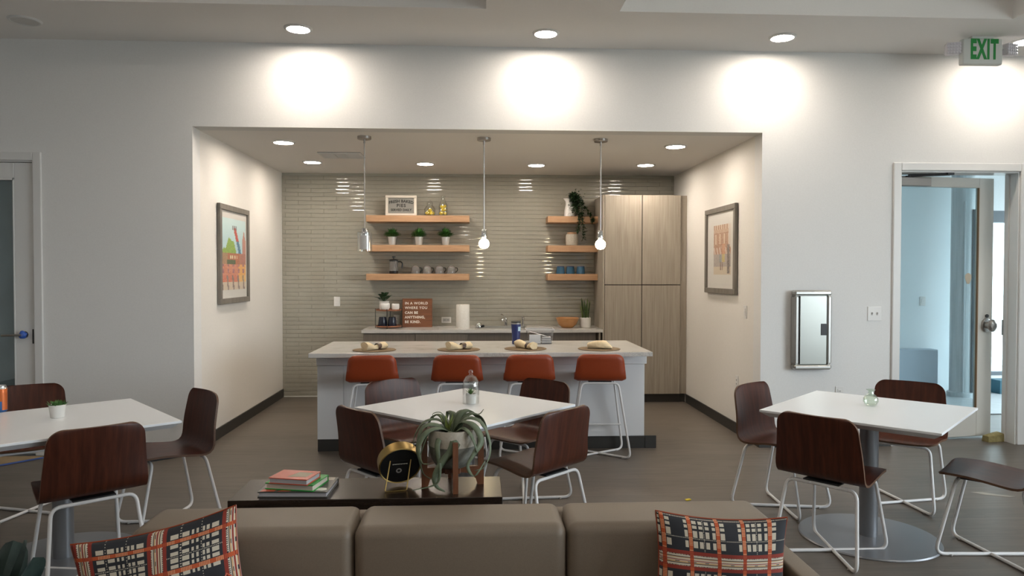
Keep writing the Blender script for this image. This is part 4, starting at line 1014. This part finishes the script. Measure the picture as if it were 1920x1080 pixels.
for i, (lb, x, y, th) in enumerate(places):
    if i == 0: c0.location = (x, y, 0); c0.rotation_euler = (0, 0, th); c0['label'] = lb
    else: dup(c0, (x, y, 0), th, lb)
def stool(label, x, y, th):
    t = thing('bar_stool', label, 'stool', (x, y, 0), th, 'orange stools at the island')
    prof = [(.185, .645), (.150, .662), (.06, .664), (-.04, .656), (-.110, .652), (-.150, .664), (-.170, .700), (-.182, .76), (-.200, .862)]
    b = shell(prof, [.185, .200, .210, .212, .184], .05, .055, .034, .016, edge_in=.10)
    b.build('seat_shell', 'orange', t, smooth=60)
    wire_base(t, .620, -.13, .150, .630, .10, .14, (.250, -.165), (.225, .172), .0095, rest=(.208, .140, .225))
    return t
s0 = stool('orange stool at the island end nearest the town picture', -.835, 5.99, .06)
dup(s0, (-.143, 5.99, 0), -.02, 'second orange stool from the town-picture end of the island, behind the glass dome')
dup(s0, (.438, 5.99, 0), 0.02, 'third orange stool, in front of the napkin by the blue tumbler')
dup(s0, (1.03, 5.99, 0), -.07, 'orange stool at the cabinet end of the island, whole wire base visible')

def table(label, x, y, rz):
    t = thing('cafe_table', label, 'table', (x, y, 0), rz, 'square white pedestal tables')
    h = .457; H_ = .742
    b = B(); R3 = lambda q, z: [(-q, -q, z), (q, -q, z), (q, q, z), (-q, q, z)]
    b.loft([R3(h, H_ - .012), R3(h, H_ - .0015), R3(h - .0015, H_)], mi=0)
    b.build('tabletop', 'laminate_white', t)
    b = B(); b.loft([R3(h - .045, H_ - .040), R3(h - .040, H_ - .040), R3(h - .002, H_ - .0125), R3(h - .05, H_ - .0125)]); b.build('bevelled_underside', 'table_edge', t)
    b = B(); b.box(-.16, .16, -.16, .16, H_ - .052, H_ - .040, .003); b.build('mounting_plate', 'grey_metal', t)
    b = B(); b.lathe([(.050, .014), (.050, H_ - .052)], n=32); b.build('column', 'grey_metal', t)
    b = B(); b.lathe([(.375, 0), (.377, .004), (.372, .011), (.20, .014), (.001, .014)], n=72); b.build('base_disc', 'grey_metal', t)
    return t
t0 = table('square white table with the glass dome, behind the air plant', -.052, 4.233, PI / 4 + .03)
dup(t0, (2.266, 4.035, 0), PI / 4, 'square white table with the green bud vase')
dup(t0, (-2.185, 3.928, 0), PI / 4 - .087, 'square white table with the soda can and small potted plant')
ZT = .742
# things on the tables
t = thing('glass_cloche', 'clear glass dome with a knob on the white table', 'cloche', (-.026, 4.300, ZT))
b = B(); b.lathe([(.049, 0), (.049, .105), (.045, .135), (.032, .160), (.012, .172), (.009, .178), (.015, .188), (.013, .198), (.001, .203)], n=32, cap=False); b.lathe([(.0465, 0), (.0465, .104), (.0425, .133), (.030, .157), (.001, .168)], n=32, cap=False); b.build('dome', 'dome_glass', t)
t = thing('dome_plant', 'tiny spiky plant in a white pot under the glass dome', 'plant', (-.026, 4.300, ZT + .0005))
b = B(); b.lathe([(.026, 0), (.028, .002), (.032, .058), (.030, .060), (.028, .052), (.001, .050)], n=22); b.build('pot', 'ceramic', t)
for k in range(15):
    a = k * 2.4; ti = .2 + .8 * (k % 5) / 5; d = Vector((math.cos(a) * math.sin(ti), math.sin(a) * math.sin(ti), math.cos(ti)))
    b = B(); p0 = Vector((0, 0, .05)); b.ribbon([p0, p0 + d * .022, p0 + d * .046], [.007, .010, .001]); b.build('leaf', 'leaf_herb', t, recalc=False)
t = thing('bud_vase', 'small round green glass bud vase on the white table', 'vase', (2.324, 4.126, ZT))
b = B(); b.lathe([(.020, 0), (.032, .006), (.042, .026), (.040, .046), (.028, .062), (.017, .070), (.015, .084), (.020, .092), (.026, .095)], n=28, cap=False); b.lathe([(.001, .004), (.030, .010), (.039, .027), (.037, .045), (.026, .059), (.014, .069), (.012, .085), (.019, .094)], n=28, cap=False); b.build('vase', 'green_glass', t)
b = B(); b.loft([[(( .022 + .003 * math.cos(q)) * math.cos(a), (.022 + .003 * math.cos(q)) * math.sin(a), .0945 + .003 * math.sin(q)) for q in [j * PI / 3 for j in range(6)]] for a in [k * PI / 10 for k in range(21)]], cap=False); b.build('lip', 'green_glass', t)
t = thing('small_potted_plant', 'low green plant in a white pot beside the soda can', 'plant', (-2.24, 3.985, ZT))
b = B(); b.lathe([(.030, 0), (.033, .002), (.041, .066), (.043, .070), (.038, .070), (.036, .058), (.001, .056)], n=26); b.build('pot', 'ceramic', t)
b = B()
for k in range(70):
    a, r_ = random.uniform(0, 6.28), random.random() ** .5; d = Vector((math.cos(a) * r_ * .9, math.sin(a) * r_ * .9, 1)).normalized(); p0 = Vector((.032 * r_ * math.cos(a), .032 * r_ * math.sin(a), .056))
    b.ribbon([p0, p0 + d * .018, p0 + d * random.uniform(.026, .040)], [.004, .010, .002])
o = b.build('foliage', 'leaf_herb', t, recalc=False); o['kind'] = 'stuff'
t = thing('soda_can', 'slim blue and orange soda can on the white table', 'can', (-2.645, 4.165, ZT))
b = B(); b.lathe([(.022, 0), (.028, .006), (.029, .010), (.029, .060)], n=24, cap=False); b.lathe([(.029, .060), (.029, .128), (.0275, .131)], n=24, cap=False, mi=1); b.build('body', ['can_blue', 'can_orange'], t)
b = B(); b.lathe([(.0285, .129), (.027, .134), (.024, .145), (.025, .148), (.023, .148), (.022, .144), (.001, .144)], n=24); b.build('rim', 'alu', t)
b = B(); b.loft([[(.0294 * math.cos(a), .0294 * math.sin(a), z) for a in [-.9 + i * .15 for i in range(9)]] for z in (.012, .110)], closed=False, cap=False); b.build('label_panel', 'can_orange', t, recalc=False)
# floor bits
t = thing('floor_paper', 'tan paper sheet on the floor by the closed door', 'paper', (-4.0, 5.85, .001))
b = B(); b.poly([(-1.6, -.58, 0), (-.25, -.62, 0), (.47, .24, 0), (.42, .29, 0), (-1.6, .29, 0)]); b.bm.faces.ensure_lookup_table()
r_ = bmesh.ops.extrude_face_region(b.bm, geom=list(b.bm.faces)); [setattr(v_.co, 'z', .0012) for v_ in r_['geom'] if isinstance(v_, bmesh.types.BMVert)]
b.build('sheet', 'kraft', t, smooth=0)
b = B(); b.prism([(-.29, -.59, .0014), (-.25, -.645, .0014), (.50, .24, .0014), (.46, .27, .0014)], (0, 0, .0008)); b.build('tape_edge', 'blue_tape', t, label='blue tape along the paper edge', smooth=0)
t = thing('tape_scrap', 'tiny yellow tape scrap on the plank floor', 'scrap', (1.424, 4.746, 0), .4)
b = B(); b.box(-.02, .02, -.012, .012, 0, .008, .003); b.build('scrap', 'yellow', t)
t = thing('paint_smear', 'pale dried smear on the floor by the pulled-out chair', 'smear', (3.56, 4.77, 0), -.5)
b = B(); b.prism([(-.14, -.01, .0005), (-.05, -.035, .0005), (.09, -.02, .0005), (.13, .01, .0005), (.02, .012, .0005), (-.06, .03, .0005)], (0, 0, .001)); b.build('smear', 'scuff', t, smooth=0)

# ================================================================== SOFA, CONSOLE, DECOR
t = thing('sofa', 'long taupe sofa with three back cushions and slim arms', 'sofa', (-.045, 2.0, 0))
b = B(); b.box(-1.03, 1.03, -.55, .50, .14, .30, .03, 3); b.build('base', 'sofa', t, smooth=50)
b = B(); b.box(-1.03, 1.03, .42, .52, .16, .708, .04, 4); b.build('back_frame', 'sofa', t, smooth=50)
for x0, x1 in ((-1.028, -.338), (-.336, .336), (.338, 1.022)):
    b = B(); b.box(x0, x1, .26, .505, .38, .721, .036, 5)
    for v_ in b.bm.verts:
        u = (v_.co.x - (x0 + x1) / 2) / ((x1 - x0) / 2); z_ = (v_.co.z - .55) / .17
        if v_.co.y < .3: v_.co.y -= .022 * (1 - u * u) * (1 - min(1, z_ * z_))
        if v_.co.z > .68: v_.co.z += .006 * (1 - u ** 4)
    b.build('back_cushion', 'sofa', t, smooth=60)
    b = B(); b.box(x0, x1, -.52, .28, .29, .43, .04, 4); b.build('seat_cushion', 'sofa', t, smooth=60)
for sx in (-1, 1):
    b = B(); b.box(sx * 1.065 - .036, sx * 1.065 + .036, -.56, .46, .14, .60, .012, 3); b.build('arm', 'sofa', t, smooth=50)
    for y in (-.48, .42):
        b = B(); b.lathe([(.018, 0), (.026, .14)], (sx * .96, y, 0), 14); b.build('leg', 'espresso', t)
t = thing('console_table', 'dark espresso console table behind the sofa', 'table', (-.395, 2.765, 0))
b = B(); b.box(-.495, .495, -.135, .135, .655, .70, .002); b.build('top', 'espresso', t)
for sx in (-1, 1):
    for sy in (-1, 1):
        b = B(); b.box(sx * .472 - .022, sx * .472 + .022, sy * .112 - .022, sy * .112 + .022, 0, .655, .002); b.build('leg', 'espresso', t)
b = B(); b.box(-.45, .45, -.11, .11, .15, .18, .002); b.build('lower_shelf', 'espresso', t)
b = B(); b.box(-.45, .45, -.125, -.110, .59, .655); b.box(-.45, .45, .110, .125, .59, .655); b.build('apron', 'espresso', t)
ZK = .70
def book(name, label, pts, z0, h, cover, pages):
    """pts: front-spine corner order around the cover"""
    cx, cy = sum(p[0] for p in pts) / 4, sum(p[1] for p in pts) / 4
    t = thing(name, label, 'book', (cx, cy, z0), 0, 'stacked books on the console')
    lp = [Vector((p[0] - cx, p[1] - cy, 0)) for p in pts]; q = [v_ * .965 for v_ in lp]
    b = B(); b.prism(q, (0, 0, h - .006)); 
    for v_ in b.bm.verts: v_.co.z += .003
    b.build('pages', pages, t)
    for k, z in enumerate((0, h - .0032)):
        b = B(); b.prism([v_ + Vector((0, 0, z)) for v_ in lp], (0, 0, .0032)); c = b.build('front_cover' if k else 'back_cover', cover, t)
    b = B(); m_ = (lp[3] - lp[2]).normalized() if False else None
    b.prism([lp[3], lp[2], lp[2] * .985, lp[3] * .985], (0, 0, h)); b.build('spine', cover, t)
    return t, c
t, c = book('magazine_book', 'large dark picture book at the bottom of the console stack', [(-.793, 2.663), (-.539, 2.649), (-.533, 2.842), (-.785, 2.856)], ZK, .021, 'book_dark', 'pages_grey')
for pts, mt in (([(-.122, -.086), (-.072, -.088), (-.067, -.066), (-.117, -.061)], 'book_orange'), ([(-.06, -.088), (-.02, -.088), (-.005, -.075), (-.05, -.072)], 'book_orange'), ([(.075, -.080), (.10, -.085), (.116, -.074), (.112, -.055), (.09, -.048), (.072, -.060)], 'mount'), ([(.09, .05), (.118, .05), (.118, .085), (.09, .088)], 'pot_cream')):
    b = B(); b.prism([(x, y, .0211) for x, y in pts], (0, 0, .0006)); b.build('cover_print', mt, c if False else t, smooth=0)
book('green_book', 'bright green hardback in the middle of the console stack', [(-.774, 2.695), (-.590, 2.652), (-.562, 2.790), (-.746, 2.833)], ZK + .0217, .024, 'book_green', 'pages')
t, c = book('coral_book', 'small coral hardback on top of the console stack', [(-.758, 2.683), (-.611, 2.646), (-.586, 2.757), (-.730, 2.790)], ZK + .0459, .022, 'book_orange', 'pages_grey')
b = B(); b.prism([(-.02, -.03, .0221), (.05, -.035, .0221), (.065, .015, .0221), (.01, .03, .0221)], (0, 0, .0005)); b.build('cover_print', 'patch', t, smooth=0)
# round brass clock seen from behind, on a wire stand
t = thing('table_clock', 'round brass-rimmed clock turned away on a wire stand', 'clock', (-.292, 2.785, ZK))
rx = Matrix.Rotation(math.radians(90 + 24), 3, 'X'); rz_ = Matrix.Rotation(math.radians(-16), 3, 'Z').inverted() if False else Matrix.Rotation(math.radians(16), 3, 'Z')
CM = Matrix.Translation((0, 0, .092)) @ (rz_ @ rx).to_4x4()
def put(b_):
    for v_ in b_.bm.verts: v_.co = CM @ v_.co
    return b_
b = B(); b.lathe([(.080, -.022), (.082, -.020), (.082, .024), (.079, .026), (.076, .024)], n=56, cap=False); put(b).build('rim', 'brass', t)
b = B(); b.lathe([(.001, .020), (.0765, .020), (.0765, .0235), (.001, .0225)], n=48); put(b).build('back_plate', 'black', t)
b = B(); b.lathe([(.001, -.020), (.080, -.021), (.080, -.016), (.001, -.016)], n=48); put(b).build('dial', 'sign_white', t)
b = B(); b.box(-.038, .036, -.052, .026, .0236, .0246, .0003); lab = put(b).build('label_plate', 'black', t)
for k in range(11):
    b = B(); b.box(-.030 + k * .0053, -.0262 + k * .0053, .0085 + .0008 * (k % 2), .0125, .0247, .0251)
    put(b).build('print', 'letters_white', lab, smooth=0)
b = B(); b.lathe([(.006, .0247), (.011, .0247), (.011, .0251), (.006, .0251)], (-.004, -.020, 0), 14, cap=False); put(b).build('print', 'plate_grey', lab, smooth=0)
b = B(); 
a1, a2 = CM @ Vector((-.040, .030, .026)), CM @ Vector((.038, .030, .026))
f1, f2 = Vector((-.045, -.082, .0025)), Vector((.034, -.062, .0025))
b.tube(fillet([a1, f1, f2, a2], .006, 4), .0022, 6); b.build('wire_stand', 'brass', t)
# air plant in a two-tone pot on a wooden stand
PXc, PYc = -.087, 2.79
t = thing('plant_stand', 'four-legged brown wooden plant stand on the console', 'plant stand', (PXc, PYc, ZK), 0)
for k in range(4):
    b = B(); rt = Matrix.Rotation(k * PI / 2 + .12, 3, 'Z')
    pr = [(.096, 0), (.120, 0), (.120, .188), (.098, .188), (.098, .072), (.030, .072), (.030, .050), (.062, .046), (.088, .025)]
    b.prism([rt @ Vector((x, -.010, z)) for x, z in pr], rt @ Vector((0, .020, 0))); b.build('leg', 'stand_wood', t, smooth=20)
b = B(); b.box(-.03, .03, -.03, .03, .050, .072, .002); b.build('cross_block', 'stand_wood', t)
t = thing('two_tone_pot', 'round cream and grey-green glazed pot in the wooden stand', 'pot', (PXc, PYc, ZK + .0725))
b = B(); b.lathe([(.001, 0), (.045, 0), (.066, .010), (.082, .034), (.090, .064), (.0935, .088)], n=44, cap=False); b.build('lower_band', 'pot_grey', t, label='grey-green lower half', recalc=True)
b = B(); b.lathe([(.0935, .088), (.0940, .12), (.0915, .150), (.0865, .150), (.086, .125), (.001, .122)], n=44, cap=False); b.build('upper_band', 'pot_cream', t, label='cream speckled upper half')
b = B(); b.lathe([(.001, .1265), (.085, .1255)], n=30, cap=False); b.build('soil', 'soil', t)
t = thing('air_plant', 'curly grey-green air plant spilling over the two-tone pot', 'plant', (PXc, PYc, ZK + .199))
def curl(az, reach, rise, drop, back, wid, mt='leaf_air', tail=None):
    dx, dy = math.cos(az), math.sin(az)
    pts = [(0, 0, .0), (reach * .35, rise * .80), (reach * .72, rise * .95), (reach, rise * .35), (reach * 1.02, -drop * .45), (reach - back * .5, -drop * .92), (reach - back, -drop)]
    c3 = [(0, 0, 0)] + [(p[0] * dx, p[0] * dy, p[1]) for p in pts[1:]]
    if tail: c3.append(tail)
    c = catmull(c3, 26); n_ = len(c); ws = [wid * (1 - .9 * (i / (n_ - 1)) ** 1.3) * min(1, .45 + i / 6) for i in range(n_)]
    b = B(); b.ribbon(c, ws, side=(-dy, dx, 0), fold=.18); o = b.build('leaf', mt, t, smooth=70, recalc=False)
    so = o.modifiers.new('thick', 'SOLIDIFY'); so.thickness = .0016; so.offset = 0
import itertools
def leafpath(pts, wid, twist=0.0):
    wid *= 1.4; c = catmull([(0, 0, 0)] + pts, 26); n_ = len(c); az = math.atan2(pts[0][1], pts[0][0])
    ws = [wid * (1 - .92 * (i / (n_ - 1)) ** 1.4) * min(1, .5 + i / 7) for i in range(n_)]
    b = B(); b.ribbon(c, ws, side=(-math.sin(az + twist), math.cos(az + twist), 0), fold=.18); o = b.build('leaf', 'leaf_air', t, smooth=70, recalc=False)
    so = o.modifiers.new('thick', 'SOLIDIFY'); so.thickness = .0016; so.offset = 0
for pts, wid, tw in (
    ([(-.06, -.02, .045), (-.115, -.04, .040), (-.135, -.055, -.02), (-.125, -.07, -.085), (-.105, -.085, -.135), (-.050, -.10, -.160)], .034, 0),
    ([(-.05, .01, .055), (-.11, .0, .050), (-.145, -.01, .0), (-.150, -.015, -.055)], .026, .3),
    ([(-.05, -.04, .035), (-.10, -.07, .025), (-.128, -.09, -.03), (-.115, -.10, -.085), (-.085, -.105, -.09)], .030, .2),
    ([(-.06, -.03, .030), (-.09, -.06, .020), (-.112, -.085, -.035), (-.120, -.09, -.075)], .020, -.2),
    ([(-.01, -.05, .020), (.015, -.09, .0), (.0, -.108, -.045), (-.035, -.112, -.085), (-.062, -.112, -.135), (-.055, -.12, -.170), (-.025, -.115, -.190)], .036, .5),
    ([(-.04, -.06, .010), (-.055, -.098, -.02), (-.050, -.11, -.07), (-.045, -.118, -.12), (-.06, -.125, -.160), (-.145, -.135, -.178)], .018, .3),
    ([(.04, -.03, .055), (.085, -.055, .045), (.112, -.075, -.01), (.085, -.10, -.055), (.060, -.105, -.10), (.085, -.105, -.135), (.125, -.08, -.085)], .026, -.3),
    ([(.05, -.01, .065), (.11, -.02, .055), (.142, -.035, -.005), (.146, -.05, -.065), (.120, -.07, -.115), (.085, -.085, -.122)], .032, 0),
    ([(.05, .02, .070), (.10, .02, .070), (.128, .01, .03), (.132, .0, -.03)], .028, .2),
    ([(.02, .03, .070), (.055, .05, .085), (.095, .06, .055), (.118, .06, .01)], .030, 0),
    ([(.0, .05, .065), (-.02, .09, .070), (-.03, .115, .02)], .026, 0), ([(-.04, .05, .060), (-.08, .08, .055), (-.11, .09, .0)], .026, 0),
    ([(.04, -.045, .035), (.07, -.08, .020), (.088, -.095, -.02), (.094, -.10, -.05)], .028, .4),
    ([(.03, .02, .05), (.055, .03, .08), (.10, .03, .07), (.12, .02, .09)], .010, 0), ([(-.02, .0, .05), (-.045, -.01, .085), (-.075, -.02, .082), (-.07, -.03, .062)], .010, 0)):
    leafpath(pts, wid, tw)
for k in range(7):
    a = k * .9; d = Vector((.35 * math.cos(a), .35 * math.sin(a), 1)).normalized(); b = B(); p0 = Vector((-.02, 0, 0)); b.ribbon([p0, p0 + d * .04, p0 + d * .078 + Vector((.008 * math.cos(a), .008 * math.sin(a), 0))], [.012, .011, .001], side=(-math.sin(a), math.cos(a), 0)); b.build('leaf', 'leaf_air_core', t, recalc=False)

# plaid cushions
DK, CR, RD, OR, TN = (.020, .022, .028), (.56, .51, .42), (.24, .030, .018), (.46, .085, .025), (.55, .36, .20)
def plaid(p, q):
    """p runs along the wide bands, q across them (both in metres)"""
    Pq, Pp = .215, .168
    v_ = (q / Pq) % 1.0; u = (p / Pp) % 1.0; e = min(v_, 1 - v_)
    red1 = min(u, 1 - u) < .036; red2 = abs(u - .514) < .036
    if e < .132:
        if red1 or red2: return OR if int(q * 700) % 3 else RD
        if e > .078: return RD
        if e > .066: return DK if int(p * 420) % 2 else CR
        if e > .046: return CR
        if e > .036: return DK
        if e > .020: return TN if not (int(p * 75) % 3 == 0 and e < .028) else DK
        if e > .008: return CR
        return RD
    w_ = (v_ - .132) / (1 - .264)
    if red1 or red2: return OR if int(q * 700) % 3 else (.62, .30, .16)
    for c in (.245, .625):
        if abs(w_ - c) < .010: return CR if int(p * 500) % 2 else DK
    if abs(u - .25) < .008: return CR if int(q * 420) % 2 else DK
    rows_ = any(a < w_ < c for a, c in ((.07, .205), (.275, .40), (.44, .495), (.525, .58), (.645, .69), (.715, .765), (.81, .94)))
    cols = any(a < u < c for a, c in ((.05, .125), (.155, .228), (.272, .345), (.40, .468), (.56, .635))) or .895 < u < .955
    return CR if rows_ and cols else DK
def cushion(name, label, size, rotated, off, mat_, loc, rot):
    nx, ny = (210, 150) if mat_ == 'plaid' else (40, 40)
    W_, H_ = size; V, F, cols = [], [], []
    for sgn in (-1, 1):
        base = len(V)
        for k in range(ny + 1):
            for i in range(nx + 1):
                u, v_ = -1 + 2 * i / nx, -1 + 2 * k / ny
                x = W_ / 2 * u * (1 - .075 * (1 - v_ * v_)); y = H_ / 2 * v_ * (1 - .10 * (1 - u * u))
                tk = .062 * (max(0, (1 - u ** 2)) ** .42) * (max(0, (1 - v_ ** 2)) ** .42)
                tk *= 1 + .05 * math.sin(5 * u + 2 * v_) + .04 * math.sin(7 * v_ - 3 * u)
                V.append((x, sgn * tk, y))
        for k in range(ny):
            for i in range(nx):
                a = base + k * (nx + 1) + i; f = (a, a + 1, a + nx + 2, a + nx + 1); F.append(f if sgn < 0 else f[::-1])
                px, pz = W_ / 2 * (-1 + 2 * (i + .5) / nx), H_ / 2 * (-1 + 2 * (k + .5) / ny)
                c = plaid(*((pz, px) if rotated else (px, pz)) if not off else ((pz + off[0], px + off[1]) if rotated else (px + off[0], pz + off[1])))
                cols += [*c, 1.0] * 4
    t = thing(name, label, 'cushion', loc); t.rotation_euler = rot
    me = bpy.data.meshes.new('cover'); me.from_pydata(V, [], F); me.materials.append(M[mat_])
    if mat_ == 'plaid':
        ca = me.color_attributes.new('Col', 'FLOAT_COLOR', 'CORNER'); ca.data.foreach_set('color', cols)
    bm = bmesh.new(); bm.from_mesh(me); bmesh.ops.remove_doubles(bm, verts=bm.verts, dist=1e-5); bm.to_mesh(me); bm.free()
    me.polygons.foreach_set('use_smooth', [True] * len(me.polygons)); o = link('cover', me, t)
    b = B(); e = []
    for i in range(41):
        u = -1 + 2 * i / 40; e.append((W_ / 2 * u, 0, -H_ / 2 * (1 - .10 * (1 - u * u))))
    for i in range(1, 41):
        v_ = -1 + 2 * i / 40; e.append((W_ / 2 * (1 - .075 * (1 - v_ * v_)), 0, H_ / 2 * v_))
    for i in range(1, 41):
        u = 1 - 2 * i / 40; e.append((W_ / 2 * u, 0, H_ / 2 * (1 - .10 * (1 - u * u))))
    for i in range(1, 41):
        v_ = 1 - 2 * i / 40; e.append((-W_ / 2 * (1 - .075 * (1 - v_ * v_)), 0, H_ / 2 * v_))
    b.tube(e, .003, 6); b.build('piping', 'book_orange' if mat_ != 'plaid' else 'orange', t)
    return t
cushion('plaid_cushion', 'dark plaid cushion with level cream bands near the slim sofa arm', (.41, .34), False, (.109, -.040), 'plaid', (.752, 2.165, .606), (-.16, .055, -.04))
cushion('plaid_cushion', 'tilted dark plaid cushion with upright cream bands, below the big-backed chair', (.47, .40), True, (.10, -.013), 'plaid', (-.905, 2.14, .582), (-.20, -.20, .10))
cushion('orange_cushion', 'plain orange cushion peeking up between the plaid cushion and sofa middle', (.30, .30), False, None, 'orange', (-.625, 2.05, .470), (-.45, .42, .15))
# dark leafy plant in a floor pot
t = thing('floor_plant', 'dark blue-green broad-leaved plant in a floor pot beside the sofa', 'plant', (-1.36, 2.02, 0))
b = B(); b.lathe([(.085, 0), (.095, .01), (.13, .44), (.138, .45), (.138, .47), (.122, .47), (.118, .42), (.001, .41)], n=32); b.build('pot', 'ceramic', t)
for k, (az, ln, ti, wd) in enumerate(((-.1, .36, .48, .10), (.5, .36, .32, .085), (1.4, .34, .40, .09), (2.3, .38, .35, .10), (3.1, .36, .5, .10), (4.0, .34, .45, .09), (4.9, .37, .30, .10), (5.6, .33, .42, .095), (.2, .30, .12, .07))):
    d = Vector((math.cos(az) * math.sin(ti), math.sin(az) * math.sin(ti), math.cos(ti))); p0 = Vector((0, 0, .41))
    c = [p0, p0 + d * ln * .3 + Vector((0, 0, .02)), p0 + d * ln * .65 + Vector((0, 0, .03)), p0 + d * ln * .9 + Vector((0, 0, .022)), p0 + d * ln + Vector((0, 0, .02))]
    b = B(); b.ribbon(catmull(c, 14), [wd * (.35 + .9 * math.sin(PI * min(1, (i / 14) * .9 + .05)) ** 1.0) * (1 if i < 14 else .05) for i in range(15)], side=(-math.sin(az), math.cos(az), 0), fold=.16); b.build('leaf', 'leaf_blue', t, recalc=False)
